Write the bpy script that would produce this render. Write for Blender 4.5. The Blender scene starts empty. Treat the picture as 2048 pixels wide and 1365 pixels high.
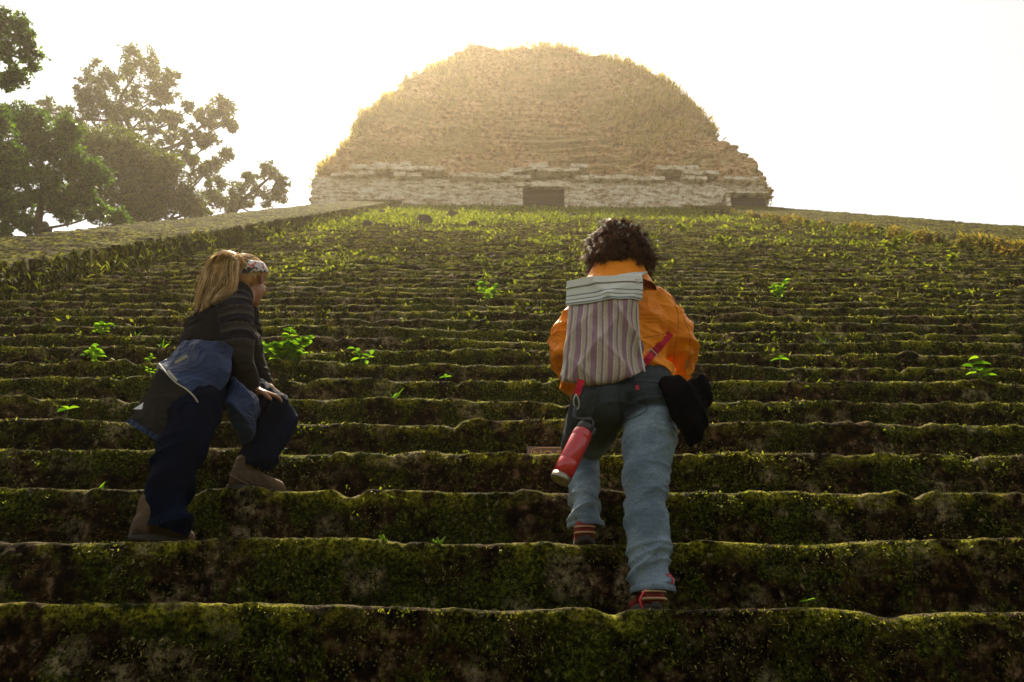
import bpy, math, random
import numpy as np
from mathutils import Vector, Matrix
R = math.radians
rng = np.random.default_rng(7)
random.seed(7)
sc = bpy.context.scene
col = sc.collection

# ------------------------------------------------------------------ camera, sky, sun, exposure
F, PITCH, YAW = 1593.0, R(25.56), R(1.15)          # focal length in pixels of a 2048-wide picture
cam_d = bpy.data.cameras.new('camera'); cam = bpy.data.objects.new('camera', cam_d); col.objects.link(cam)
cam_d.sensor_width = 36.0; cam_d.lens = 36.0*F/2048
cam_d.clip_start = 0.05; cam_d.clip_end = 3000
cam.rotation_euler = (R(90)+PITCH, 0, -YAW); cam.location = (0, 0, 0)
cam_d.dof.use_dof = True; cam_d.dof.focus_distance = 3.2; cam_d.dof.aperture_fstop = 9.0
sc.camera = cam
CR = np.array(Matrix.Rotation(-YAW, 3, 'Z') @ Matrix.Rotation(R(90)+PITCH, 3, 'X'))
def P(px, py, dep):                                # a place seen at a pixel, at a depth in metres
    return CR @ np.array([(px-1024)/F*dep, -(py-682.5)/F*dep, -dep])
def atY(px, py, y):
    d = P(px, py, 1.0); return d*(y/d[1])

SUN_EL, SUN_AZ = R(59), R(-13)                     # azimuth from +Y towards +X
w = bpy.data.worlds.new('World'); sc.world = w; w.use_nodes = True
nt = w.node_tree; nt.nodes.clear()
sky = nt.nodes.new('ShaderNodeTexSky'); sky.sky_type = 'NISHITA'; sky.sun_disc = False
sky.sun_elevation = SUN_EL; sky.sun_rotation = SUN_AZ
sky.air_density = 1.0; sky.dust_density = 2.0; sky.ozone_density = 1.0
hs = nt.nodes.new('ShaderNodeHueSaturation'); hs.inputs['Saturation'].default_value = 0.12
bg = nt.nodes.new('ShaderNodeBackground'); bg.inputs['Strength'].default_value = 0.078
wo = nt.nodes.new('ShaderNodeOutputWorld')
nt.links.new(sky.outputs[0], hs.inputs['Color']); nt.links.new(hs.outputs[0], bg.inputs[0]); nt.links.new(bg.outputs[0], wo.inputs[0])
sd = bpy.data.lights.new('sun', 'SUN'); sd.energy = 5.0; sd.angle = R(3.0); sd.color = (1.0, 0.86, 0.62)
so = bpy.data.objects.new('sun', sd); col.objects.link(so)
sdir = Vector((math.sin(SUN_AZ)*math.cos(SUN_EL), math.cos(SUN_AZ)*math.cos(SUN_EL), math.sin(SUN_EL)))
so.rotation_euler = sdir.to_track_quat('Z', 'Y').to_euler(); so.location = sdir*60
sc.view_settings.view_transform = 'Standard'; sc.view_settings.look = 'None'
sc.view_settings.gamma = 1.0; sc.view_settings.exposure = 1.35
sc.render.engine = 'CYCLES'
sc.cycles.use_denoising = True
sc.cycles.max_bounces = 6; sc.cycles.volume_bounces = 1; sc.cycles.transparent_max_bounces = 8
sc.cycles.sample_clamp_indirect = 6

# ------------------------------------------------------------------ numpy noise
def _h(ix, iy, iz, seed):
    h = (ix.astype(np.int64)*374761393 + iy.astype(np.int64)*668265263 + iz.astype(np.int64)*2147483647 + seed*1274126177) & 0xffffffff
    h = ((h ^ (h >> 13))*1274126177) & 0xffffffff
    h = ((h ^ (h >> 16))*2246822519) & 0xffffffff
    return ((h ^ (h >> 15)) & 0xffffff)/float(0xffffff)
def vn(p, seed=0):
    p = np.asarray(p, float); i = np.floor(p); f = p-i; f = f*f*(3-2*f); i = i.astype(np.int64)
    x, y, z = i[..., 0], i[..., 1], i[..., 2]; fx, fy, fz = f[..., 0], f[..., 1], f[..., 2]
    def L(dy, dz):
        a = _h(x, y+dy, z+dz, seed); b = _h(x+1, y+dy, z+dz, seed); return a+(b-a)*fx
    a = L(0, 0); a = a+(L(1, 0)-a)*fy; b = L(0, 1); b = b+(L(1, 1)-b)*fy
    return (a+(b-a)*fz)*2-1
def fbm(p, o=4, seed=0, g=0.5):
    s = 0; a = 1; t = 0; p = np.asarray(p, float)
    for k in range(o):
        s = s+a*vn(p, seed+k*17); t += a; a *= g; p = p*2.03+11.7
    return s/t
def hcell(a, b, seed=0): return _h(a.astype(np.int64), b.astype(np.int64), np.zeros_like(a, dtype=np.int64), seed)
def sstep(a, b, x): t = np.clip((x-a)/(b-a), 0, 1); return t*t*(3-2*t)

# ------------------------------------------------------------------ scene helpers
def tag(o, label=None, cat=None, group=None, kind=None):
    if label: o['label'] = label
    if cat: o['category'] = cat
    if group: o['group'] = group
    if kind: o['kind'] = kind
    return o
def root(name, loc, label, cat, group=None):
    o = bpy.data.objects.new(name, None); col.objects.link(o); o.location = tuple(loc); o.empty_display_size = .2
    o['origin'] = [float(c) for c in loc]
    return tag(o, label, cat, group)
def org(parent):
    while parent is not None and parent.parent is not None: parent = parent.parent
    if parent is None: return np.zeros(3)
    return np.array(parent['origin']) if 'origin' in parent else np.zeros(3)
def mk(name, V, F4=None, F3=None, mat=None, parent=None, smooth=True, attrs=None, uv=None, base=None):
    """one mesh object from numpy arrays; F4 quads, F3 triangles"""
    V = np.asarray(V, float).reshape(-1, 3)
    b = org(parent) if parent is not None else (np.array(base, float) if base is not None else np.zeros(3))
    V = V-b
    me = bpy.data.meshes.new(name)
    F4 = np.zeros((0, 4), int) if F4 is None or len(F4) == 0 else np.asarray(F4, int)
    F3 = np.zeros((0, 3), int) if F3 is None or len(F3) == 0 else np.asarray(F3, int)
    me.vertices.add(len(V)); me.vertices.foreach_set('co', V.astype(np.float32).ravel())
    nl = F4.size+F3.size
    me.loops.add(nl); li = np.concatenate([F4.ravel(), F3.ravel()]).astype(np.int32); me.loops.foreach_set('vertex_index', li)
    npoly = len(F4)+len(F3); me.polygons.add(npoly)
    st = np.concatenate([np.arange(len(F4))*4, len(F4)*4+np.arange(len(F3))*3]).astype(np.int32)
    me.polygons.foreach_set('loop_start', st)
    me.polygons.foreach_set('use_smooth', np.full(npoly, smooth))
    me.update(calc_edges=True)
    if attrs:
        for k, a in attrs.items():
            at = me.attributes.new(k, 'FLOAT', 'POINT'); at.data.foreach_set('value', np.asarray(a, np.float32).ravel())
    if uv is not None:
        ul = me.uv_layers.new(name='UVMap'); ul.data.foreach_set('uv', np.asarray(uv, np.float32)[li].ravel())
    if mat: me.materials.append(mat)
    o = bpy.data.objects.new(name, me); col.objects.link(o)
    if parent is not None: o.parent = parent
    elif base is not None:
        o.location = tuple(b); o['origin'] = [float(c) for c in b]
    return o
def gridF(nr, nc, off=0, wrap=False):
    i = np.arange(nr-1)[:, None]; j = np.arange(nc if wrap else nc-1)[None, :]; j2 = (j+1) % nc
    a = i*nc+j; b = i*nc+j2; c = (i+1)*nc+j2; d = (i+1)*nc+j
    return (np.stack([a, b, c, d], -1).reshape(-1, 4)+off)
def norm(a): a = np.asarray(a, float); return a/(np.linalg.norm(a, axis=-1, keepdims=True)+1e-12)
class MB:
    """collects shapes"""
    def __init__(s): s.V = []; s.Q = []; s.T = []; s.n = 0; s.A = []
    def add(s, V, Q=None, T=None, a=0.0):
        V = np.asarray(V, float).reshape(-1, 3); s.V.append(V)
        if Q is not None and len(Q): s.Q.append(np.asarray(Q, int)+s.n)
        if T is not None and len(T): s.T.append(np.asarray(T, int)+s.n)
        s.A.append(np.broadcast_to(np.asarray(a, float), (len(V),))); s.n += len(V); return s
    def arr(s): return (np.concatenate(s.V), np.concatenate(s.Q) if s.Q else None, np.concatenate(s.T) if s.T else None)
    def build(s, name, mat, parent=None, smooth=True, base=None):
        V, Q, T = s.arr(); return mk(name, V, Q, T, mat, parent, smooth, {'rnd': np.concatenate(s.A)}, base=base)
    def rings(s, RG, cap=True, a=0.0):
        RG = np.asarray(RG, float); nr, nc = RG.shape[:2]; V = RG.reshape(-1, 3); Q = gridF(nr, nc, 0, True); T = []
        if cap:
            c0 = RG[0].mean(0); c1 = RG[-1].mean(0); V = np.vstack([V, c0, c1]); j = np.arange(nc); j2 = (j+1) % nc
            T = np.vstack([np.stack([np.full(nc, nr*nc), j2, j], 1), np.stack([np.full(nc, nr*nc+1), (nr-1)*nc+j, (nr-1)*nc+j2], 1)])
        return s.add(V, Q, T, a)
    def tube(s, pts, rad, n=12, round_ends=True, a=0.0, flat=None, sub=1):
        pts = np.asarray(pts, float); rad = np.asarray(rad, float)*np.ones(len(pts))
        if sub > 1: pts, rad = resample(pts, rad, sub)
        if round_ends:
            d0 = norm(pts[0]-pts[1]); d1 = norm(pts[-1]-pts[-2])
            q = [R(80), R(55), R(28)]
            A = [pts[0]+d0*rad[0]*math.sin(t) for t in q]; ra = [rad[0]*math.cos(t) for t in q]
            B = [pts[-1]+d1*rad[-1]*math.sin(t) for t in q[::-1]]; rb = [rad[-1]*math.cos(t) for t in q[::-1]]
            pts = np.vstack([A, pts, B]); rad = np.concatenate([ra, rad, rb])
        tg = norm(np.gradient(pts, axis=0)); u = np.cross(tg[0], [0, 0, 1.0])
        if np.linalg.norm(u) < .1: u = np.cross(tg[0], [1.0, 0, 0])
        u = norm(u); th = np.arange(n)*2*math.pi/n; RG = []
        for p, t, r in zip(pts, tg, rad):
            u = norm(u-t*np.dot(u, t)); v = np.cross(t, u)
            if flat is not None: RG.append(p+r*(np.cos(th)[:, None]*u+np.sin(th)[:, None]*v)*1.0)
            else: RG.append(p+r*(np.cos(th)[:, None]*u+np.sin(th)[:, None]*v))
        return s.rings(RG, True, a)
    def ell(s, c, r, M=None, n=16, a=0.0):
        c = np.asarray(c, float); r = np.asarray(r, float)*np.ones(3); M = np.eye(3) if M is None else M
        ph = np.linspace(-math.pi/2+.12, math.pi/2-.12, n//2+1); th = np.arange(n)*2*math.pi/n
        RG = [[c+M@(r*np.array([math.cos(p)*math.cos(t), math.cos(p)*math.sin(t), math.sin(p)])) for t in th] for p in ph]
        return s.rings(RG, True, a)
    def box(s, c, h, M=None, a=0.0, jit=0.0):
        c = np.asarray(c, float); h = np.asarray(h, float); M = np.eye(3) if M is None else M
        g = np.array([[x, y, z] for z in (-1, 1) for y in (-1, 1) for x in (-1, 1)], float)*h
        if jit: g = g+rng.normal(0, jit, g.shape)*h.min()
        return s.add(c+g@M.T, [[0, 2, 3, 1], [4, 5, 7, 6], [0, 1, 5, 4], [2, 6, 7, 3], [0, 4, 6, 2], [1, 3, 7, 5]], None, a)
def resample(pts, rad, sub):
    n = len(pts); t = np.linspace(0, n-1, (n-1)*sub+1); out = []
    for q in t:
        i = min(int(q), n-2); f = q-i; p0 = pts[max(i-1, 0)]; p1 = pts[i]; p2 = pts[i+1]; p3 = pts[min(i+2, n-1)]
        out.append(.5*((2*p1)+(-p0+p2)*f+(2*p0-5*p1+4*p2-p3)*f*f+(-p0+3*p1-3*p2+p3)*f**3))
    return np.array(out), np.interp(t, np.arange(n), rad)
def leaves(C, size, up=None, spread=1.0, asp=.5, seed=0, droop=0.0):
    """leaf-shaped quads (a folded rhombus) at centres C"""
    r = np.random.default_rng(seed); N = len(C); size = np.asarray(size)*np.ones(N)
    d = norm(r.normal(size=(N, 3))*spread+(np.array([0, 0, 0.0]) if up is None else up)); d[:, 2] -= droop; d = norm(d)
    s = norm(np.cross(d, r.normal(size=(N, 3)))); nn = np.cross(d, s)
    a = C; b = C+d*(size*.5)[:, None]+s*(size*asp*.5)[:, None]+nn*(size*.08)[:, None]; c = C+d*size[:, None]; e = C+d*(size*.5)[:, None]-s*(size*asp*.5)[:, None]+nn*(size*.08)[:, None]
    V = np.stack([a, b, c, e], 1).reshape(-1, 3); Q = np.arange(N*4).reshape(N, 4)
    return V, Q, np.repeat(r.random(N), 4)

# ------------------------------------------------------------------ materials
class NB:
    def __init__(s, name):
        s.m = bpy.data.materials.new(name); s.m.use_nodes = True; s.t = s.m.node_tree; s.t.nodes.clear()
        s.out = s.n('OutputMaterial'); s.b = s.n('BsdfPrincipled'); s.l(s.b, s.out, 0, 'Surface')
    def n(s, k, **kw):
        x = s.t.nodes.new('ShaderNode'+k)
        for a, v in kw.items(): setattr(x, a, v)
        return x
    def l(s, a, b, o=0, i=0):
        s.t.links.new(a.outputs[o] if not isinstance(a, bpy.types.NodeSocket) else a, b.inputs[i])
    def set(s, i, v):
        sk = s.b.inputs[i]
        sk.default_value = v+(1,) if isinstance(v, tuple) and len(v) == 3 and len(sk.default_value) == 4 else v
    def coord(s, k='Object', scale=(1, 1, 1), rot=(0, 0, 0)):
        if k == 'Position': g = s.n('NewGeometry'); o = g.outputs['Position']
        else: g = s.n('TexCoord'); o = g.outputs[k]
        mp = s.n('Mapping'); mp.inputs['Scale'].default_value = scale; mp.inputs['Rotation'].default_value = rot
        s.l(o, mp); return mp.outputs[0]
    def noise(s, v, scale, det=4, rough=.55, dist=0):
        x = s.n('TexNoise'); x.inputs['Scale'].default_value = scale; x.inputs['Detail'].default_value = det
        x.inputs['Roughness'].default_value = rough; x.inputs['Distortion'].default_value = dist; s.l(v, x, 0, 'Vector'); return x.outputs['Fac']
    def vor(s, v, scale, feat='F1', out='Distance', rnd=1.0):
        x = s.n('TexVoronoi'); x.feature = feat; x.inputs['Scale'].default_value = scale; x.inputs['Randomness'].default_value = rnd; s.l(v, x, 0, 'Vector'); return x.outputs[out]
    def ramp(s, f, st, interp='LINEAR'):
        x = s.n('ValToRGB'); x.color_ramp.interpolation = interp; e = x.color_ramp.elements
        while len(e) < len(st): e.new(.5)
        for k, (p, c) in enumerate(st):
            e[k].position = p; e[k].color = (c, c, c, 1) if not isinstance(c, tuple) else c+(1,)
        s.l(f, x, 0, 'Fac'); return x.outputs['Color']
    def mix(s, f, a, b, mode='MIX'):
        x = s.n('MixRGB', blend_type=mode)
        for i, v in ((0, f), (1, a), (2, b)):
            if isinstance(v, bpy.types.NodeSocket): s.l(v, x, 0, i)
            elif isinstance(v, tuple): x.inputs[i].default_value = v+(1,)
            else: x.inputs[i].default_value = v if i == 0 else (v, v, v, 1)
        return x.outputs[0]
    def math(s, op, a, b=0.0, c=None):
        x = s.n('Math', operation=op)
        for i, v in ((0, a), (1, b), (2, c)):
            if v is None: continue
            if isinstance(v, bpy.types.NodeSocket): s.l(v, x, 0, i)
            else: x.inputs[i].default_value = v
        return x.outputs[0]
    def attr(s, name): x = s.n('Attribute', attribute_name=name); return x.outputs['Fac']
    def bump(s, h, st=.5, dist=.01, prev=None):
        x = s.n('Bump'); x.inputs['Strength'].default_value = st; x.inputs['Distance'].default_value = dist; s.l(h, x, 0, 'Height')
        if prev is not None: s.l(prev, x, 0, 'Normal')
        return x.outputs[0]
    def fin(s, colr=None, rough=.8, nrm=None, **kw):
        if colr is not None:
            if isinstance(colr, tuple): s.set('Base Color', colr)
            else: s.l(colr, s.b, 0, 'Base Color')
        if isinstance(rough, bpy.types.NodeSocket): s.l(rough, s.b, 0, 'Roughness')
        else: s.set('Roughness', rough)
        if nrm is not None: s.l(nrm, s.b, 0, 'Normal')
        for k, v in kw.items(): s.set(k.replace('_', ' '), v)
        return s.m
def mat_fabric(name, c, c2=None, rough=.8, wv=700, fold=14, sheen=0.0, bs=.25, var=.25, coord='Object'):
    b = NB(name); v = b.coord(coord); n = b.noise(v, 6, 5); c2 = c2 or tuple(x*(1-var) for x in c)
    cc = b.mix(b.ramp(n, [(.35, 0), (.65, 1)]), c2, c)
    wv_ = b.noise(v, wv, 2); nb = b.bump(wv_, bs, .0012); nb = b.bump(b.math('ABSOLUTE', b.math('SUBTRACT', b.noise(v, fold*.8, 4, .5, 1.0), .5)), .7, .035, nb)
    b.fin(cc, rough, nb)
    b.set('Specular IOR Level', .10)
    return b.m
def mat_leaf(name, st, trans=.45, rough=.5, spec=.3):
    b = NB(name); r = b.attr('rnd'); c = b.ramp(r, st); nn = b.noise(b.coord('Object'), 1.2, 3)
    c = b.mix(b.ramp(nn, [(.35, .55), (.65, 0.0)]), c, b.mix(1.0, c, (.55, .62, .5), 'MULTIPLY'))
    b.fin(c, rough); b.set('Specular IOR Level', spec)
    tr = b.n('BsdfTranslucent'); b.l(b.mix(1.0, c, (1.6, 1.75, .7), 'MULTIPLY'), tr, 0, 0); mx = b.n('MixShader'); mx.inputs[0].default_value = trans
    b.l(b.b, mx, 0, 1); b.l(tr, mx, 0, 2); b.l(mx, b.out, 0, 'Surface'); return b.m
def mat_plain(name, c, rough=.5, metal=0.0, **kw):
    b = NB(name); v = b.coord(); cc = b.mix(b.ramp(b.noise(v, 25, 5), [(.35, 0), (.7, 1)]), tuple(x*.8 for x in c), c)
    b.fin(cc, rough, None, Metallic=metal, **kw); return b.m

def mat_moss(name='mossy_stone'):
    b = NB(name); v = b.coord('Position'); e = b.attr('edge')
    n1 = b.noise(v, 2.2, 9, .68, .5); n2 = b.noise(v, 18, 7, .72); n3 = b.noise(v, 70, 5, .75); n4 = b.noise(v, 8, 5, .6)
    brown = b.ramp(n2, [(.40, (.003, .0016, .0008)), (.5, (.030, .0145, .006)), (.56, (.10, .057, .026)), (.63, (.30, .20, .12))])
    moss = b.ramp(n3, [(.38, (.002, .0034, .0006)), (.48, (.022, .032, .003)), (.56, (.075, .090, .008)), (.64, (.20, .21, .018)), (.75, (.36, .34, .05))])
    mask = b.math('ADD', n1, b.math('MULTIPLY', b.math('SUBTRACT', n2, .5), .6))
    mask = b.math('ADD', mask, b.math('MULTIPLY', e, .05))
    c = b.mix(b.ramp(mask, [(.495, 0), (.545, 1)]), brown, moss)
    c = b.mix(b.ramp(b.noise(v, 4.1, 6, .65), [(.36, .75), (.5, 0)]), c, b.mix(1.0, c, (.25, .24, .22), 'MULTIPLY'))
    # green-yellow moss cushions along the noses of the steps
    em = b.math('MULTIPLY', b.ramp(e, [(.40, 0), (.80, 1)]), b.ramp(n4, [(.45, 0), (.53, 1)]))
    em = b.math('MULTIPLY', em, b.ramp(n2, [(.4, .2), (.52, 1)]))
    em = b.math('MULTIPLY', em, b.ramp(b.noise(v, 1.1, 5, .65), [(.42, .22), (.56, 1)]))
    c = b.mix(em, c, b.ramp(n3, [(.42, (.06, .065, .005)), (.57, (.50, .47, .035))]))
    # bare pale stone crest
    cm = b.math('MULTIPLY', b.ramp(e, [(.93, 0), (1.0, 1)]), b.ramp(b.noise(v, 7, 5), [(.44, 1), (.56, .1)]))
    c = b.mix(cm, c, b.ramp(n2, [(.3, (.05, .038, .026)), (.7, (.20, .165, .12))]))
    # lichen blotches
    wv = b.n('TexNoise'); wv.inputs['Scale'].default_value = 9; b.l(v, wv, 0, 'Vector'); wq = b.mix(.12, v, wv.outputs['Color'])
    vd = b.vor(wq, 6.0); l1 = b.math('MULTIPLY', b.ramp(vd, [(.20, 1), (.42, 0)]), b.ramp(b.noise(v, 1.5, 4, .6), [(.46, 0), (.54, 1)]))
    vd2 = b.vor(wq, 21.0); l2 = b.math('MULTIPLY', b.ramp(vd2, [(.12, 1), (.24, 0)]), b.ramp(b.noise(v, 3.3, 3), [(.46, 0), (.54, 1)]))
    lc = b.math('MULTIPLY', b.math('MAXIMUM', l1, l2), b.ramp(b.noise(v, 40, 6, .8), [(.46, 0), (.52, 1)]))
    c = b.mix(b.math('MULTIPLY', lc, .9), c, b.ramp(n2, [(.4, (.10, .08, .04)), (.58, (.52, .42, .26))]))
    vd3 = b.vor(v, 55.0); l3 = b.math('MULTIPLY', b.ramp(vd3, [(.14, 1), (.24, 0)]), b.ramp(b.noise(v, 5.0, 5, .7), [(.50, 0), (.58, 1)]))
    c = b.mix(b.math('MULTIPLY', l3, .75), c, b.ramp(n4, [(.42, (.30, .22, .11)), (.58, (.34, .36, .12))]))
    # ochre dead patches
    c = b.mix(b.math('MULTIPLY', b.ramp(b.noise(v, 6.1, 6, .75, 1.0), [(.57, 0), (.66, 1)]), .6), c, (.075, .036, .012))
    h = b.math('ADD', b.math('MULTIPLY', n3, .7), b.math('MULTIPLY', n2, 1.0)); nb = b.bump(h, 1.0, .035)
    nb = b.bump(b.noise(v, 240, 3, .7), .7, .006, nb)
    c = b.mix(1.0, c, (.95, .93, .86), 'MULTIPLY'); b.fin(c, .9, nb); b.set('Specular IOR Level', .05); return b.m
# ------------------------------------------------------------------ the place: ground, stairway, temple
RH, TD = .29, .39                                   # riser height, tread depth
Y0, Z0 = 2.560, .3165                               # nose of the first step in view
NTOP = 90; SLOPE = RH/TD
XL, XR = -5.57, 10.75                                # stair between the two balustrades
ZT = Z0+NTOP*RH; YT = Y0+NTOP*TD
GZ = Z0-12*RH                                       # plaza level
M_MOSS = mat_moss()
M_MOSS_DRY = None
def stepk(py): return ((846.0/(py-371.0))-1)/.195
def nose(px, k):                                    # x on the nose of step k under a pixel column
    y = Y0+k*TD; z = Z0+k*RH; c = CR.T @ np.array([0, y, z]); xc = CR.T @ np.array([1.0, 0, 0]); t = (px-1024)/F
    return (t*-c[2]-c[0])/(xc[0]+t*xc[2])

g = np.linspace(-1, 1, 61); gx, gy = np.meshgrid(g*np.abs(g)*150, g*np.abs(g)*150)
gz = GZ+fbm(np.stack([gx*.1, gy*.1, gx*0], -1), 3, 5)*.12
b = NB('ground_earth'); v = b.coord('Position'); n = b.noise(v, 1.2, 8, .65)
b.fin(b.ramp(n, [(.3, (.02, .016, .008)), (.5, (.035, .045, .012)), (.7, (.07, .08, .02))]), .95, b.bump(b.noise(v, 25, 5), .8, .03)); M_GROUND = b.m
tag(mk('ground', np.stack([gx, gy, gz], -1), gridF(61, 61), None, M_GROUND), kind='structure')

stair = root('stone_stairway', (2.8, Y0, GZ), 'broad mossy stone stairway rising between two low sloping side walls up to the ruined temple', 'stairway')
def wave(x, k):
    """height of the nose line: worn blocks of different height"""
    kk = np.full_like(x, k*7.31); s = 1.0+max(k, 0)*.012
    a = fbm(np.stack([x*2.4/s**.3, kk, kk*0], -1), 5, 3, .6)*.022 + vn(np.stack([x*.9, kk, kk*0+4], -1), 9)*.012
    # worn joints between the blocks: dips of different width
    bw = .62; u = x/bw+.8*hcell(np.array([k]), np.array([5]), 4)[0]+vn(np.stack([x*.8, kk, kk*0], -1), 8)*.35; ci = np.floor(u); fu = u-ci
    lvl = (hcell(ci, ci*0+k, 6)-.5)*.020; lvn = (hcell(ci+1, ci*0+k, 6)-.5)*.020; t = sstep(.80, 1.0, fu)
    a = a+lvl*(1-t)+lvn*t
    dip = np.maximum(0, hcell(ci, ci*0+k, 7)-.5)*.066; a = a-dip*np.exp(-((fu-.86)/(.05+.05*hcell(ci, ci*0+k, 14)))**2)
    return a*(1+.25*min(max(k, 0), 20)/20)
def step(k):
    D = 1+.195*max(k, 0); y0 = Y0+k*TD; z1 = Z0+k*RH; z0 = z1-RH
    fw = 1.75*D; fx = .0055*D; lo, hi = max(XL, -fw+.02*D), min(XR, fw+.1*D)
    xs = [np.arange(lo, hi, fx)]
    if lo > XL+.01: xs.insert(0, np.arange(XL, lo, .09))
    if hi < XR-.01: xs.append(np.arange(hi, XR, .09))
    x = np.append(np.concatenate(xs), XR)
    nr = int(max(5, .29/(.0075*D))); nt_ = 9 if k < 12 else 4
    W = wave(x, k); Wb = wave(x, k-1)*.3-.05
    yo = fbm(np.stack([x*1.5, np.full_like(x, k*3.7), x*0], -1), 3, 31)*.022
    s = np.linspace(0, 1, nr); t = np.linspace(0, 1, nt_+1)[1:]**1.3
    rr = .016
    X = np.broadcast_to(x, (nr+nt_, len(x))).copy(); Y = np.zeros_like(X); Z = np.zeros_like(X); E = np.zeros_like(X)
    for i, q in enumerate(s):
        Z[i] = z0+Wb+(z1+W-z0-Wb)*q; over = rr*(1-math.sqrt(max(0, 1-max(0, (q-.86)/.14)**2)))
        Y[i] = y0+yo+over+.018*(1-q); E[i] = np.clip(1-(1-q)*RH/.13, 0, 1)*.85
    for i, q in enumerate(t):
        Y[nr+i] = y0+yo+rr+(TD+.06-rr)*q; Z[nr+i] = z1+W*(1-q)**2+.006*(1-q)-.012*q; E[nr+i] = 1-.5*q
    E[nr-1] = 1
    Pq = np.stack([X, Y, Z], -1)
    d = fbm(Pq*np.array([4, 5, 5.]), 3, 41)*.030+fbm(Pq*17, 3, 51)*.018+(.4-np.abs(vn(Pq*45, 61)))*.010+np.maximum(0, fbm(Pq*9, 2, 63))*.03
    wr = np.ones(nr+nt_); wr[nr:] = .35
    Y -= d*wr[:, None]; Z += .25*d*np.concatenate([np.linspace(0, 1, nr), np.ones(nt_)])[:, None]
    V = np.stack([X, Y, Z], -1)
    mk('step', V, gridF(nr+nt_, len(x)), None, M_MOSS, stair, True, {'edge': E})
for k in range(-1, NTOP+1): step(k)
# the steps behind the camera, one plain flight
def prof(ks):
    p = []
    for k in ks: p += [(Y0+k*TD, Z0+(k-1)*RH), (Y0+k*TD, Z0+k*RH)]
    p.append((Y0+(ks[-1]+1)*TD+.03, Z0+ks[-1]*RH)); return np.array(p)
pr = prof(list(range(-11, -1))); xs = np.arange(XL, XR+.1, .1)
X = np.broadcast_to(xs, (len(pr), len(xs))); Y = np.broadcast_to(pr[:, :1], X.shape)+fbm(np.stack([X*2, X*0, X*0], -1), 3, 3)*.02; Z = np.broadcast_to(pr[:, 1:], X.shape)
mk('step', np.stack([X, Y, Z], -1), gridF(*X.shape), None, M_MOSS, stair, False, {'edge': X*0})

# sloping side walls
def balustrade(x0, x1, h, inner, y_end):
    sg = np.concatenate([np.arange(-9, 12, .04), np.arange(12, y_end+.001, .07)])
    hw = np.linspace(0, 1, 11); tw = np.linspace(0, 1, 46 if inner < 0 else 60)[1:]
    xi, xo = (x1, x0) if inner < 0 else (x0, x1)       # inner edge nearest the steps
    zn = Z0+(sg-Y0)*SLOPE
    nc = len(sg); nr = len(hw)+len(tw)+3
    X = np.zeros((nr, nc)); Y = np.broadcast_to(sg, (nr, nc)).copy(); Z = np.zeros((nr, nc)); E = np.zeros((nr, nc))
    sgn = 1 if xo > xi else -1
    for i, q in enumerate(hw):
        X[i] = xi+sgn*.03*q-sgn*.05*math.sin(q*3.1)*.3; Z[i] = zn-.55+(h+.55)*q; E[i] = .15+.5*q**4
    for i, q in enumerate(tw):
        X[len(hw)+i] = xi+(xo-xi)*q; Z[len(hw)+i] = zn+h; E[len(hw)+i] = .55
    for j, dz in enumerate((.5, 1.6, 3.0)):
        X[len(hw)+len(tw)+j] = xo+sgn*.04*j; Z[len(hw)+len(tw)+j] = zn+h-dz
    Pq = np.stack([X, Y, Z], -1); d = fbm(Pq*1.3, 4, 71)*.06+fbm(Pq*5, 3, 73)*.035+fbm(Pq*14, 2, 75)*.018
    top = np.zeros(nr); top[len(hw)-1:len(hw)+len(tw)] = 1
    cs = ((sg-Y0)/.31+fbm(np.stack([X*.8, Y*.3, X*0], -1), 2, 5)*.25) % 1
    Z += (d-(cs*.06))*top[:, None]
    side = np.zeros(nr); side[:len(hw)] = 1
    streak = vn(np.stack([Y*6+Z*2, Z*.7, X*0], -1), 77)*.03
    X -= sgn*(d+streak)*side[:, None]
    # rounded upper end
    return mk('balustrade', np.stack([X, Y, Z], -1) if sgn > 0 else np.stack([X, Y, Z], -1)[:, ::-1], gridF(nr, nc), None, M_RAMP, stair, True, {'edge': E if sgn > 0 else E[:, ::-1]})
b = NB('balustrade_moss'); v = b.coord('Position'); e = b.attr('edge')
n1 = b.noise(v, 1.6, 8, .65, .3); n2 = b.noise(v, 14, 6, .7); cw = b.noise(b.coord('Position', (.6, 3.2, 3.2)), 4.0, 4, .6)
base = b.ramp(n2, [(.38, (.005, .003, .002)), (.5, (.020, .012, .006)), (.62, (.055, .036, .018))])
mo = b.ramp(n2, [(.38, (.010, .011, .001)), (.5, (.055, .055, .004)), (.60, (.20, .18, .012))])
mk_ = b.math('ADD', b.math('MULTIPLY', n1, .6), b.math('MULTIPLY', cw, .45))
c = b.mix(b.ramp(mk_, [(.43, 0), (.55, 1)]), base, mo)
b.fin(c, .95, b.bump(n2, .9, .05)); b.set('Specular IOR Level', .05); M_RAMP = b.m
balustrade(XL-2.4, XL, .46, -1, YT+.1)
balustrade(XR, XR+4.6, .34, 1, YT+.1)
for x0, x1, h in ((XL-2.4, XL, .46), (XR, XR+4.6, .34)):   # end faces
    zt = Z0+(YT+.1-Y0)*SLOPE+h-.03; xx = np.linspace(x0, x1, 30); V = np.stack([np.stack([xx, xx*0+YT+.1, xx*0+ZT-.6], -1), np.stack([xx, xx*0+YT+.1, xx*0+zt], -1)])
    mk('balustrade_end', V[:, ::-1], gridF(2, 30), None, M_RAMP, stair, False, {'edge': np.zeros(60)})

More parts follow.
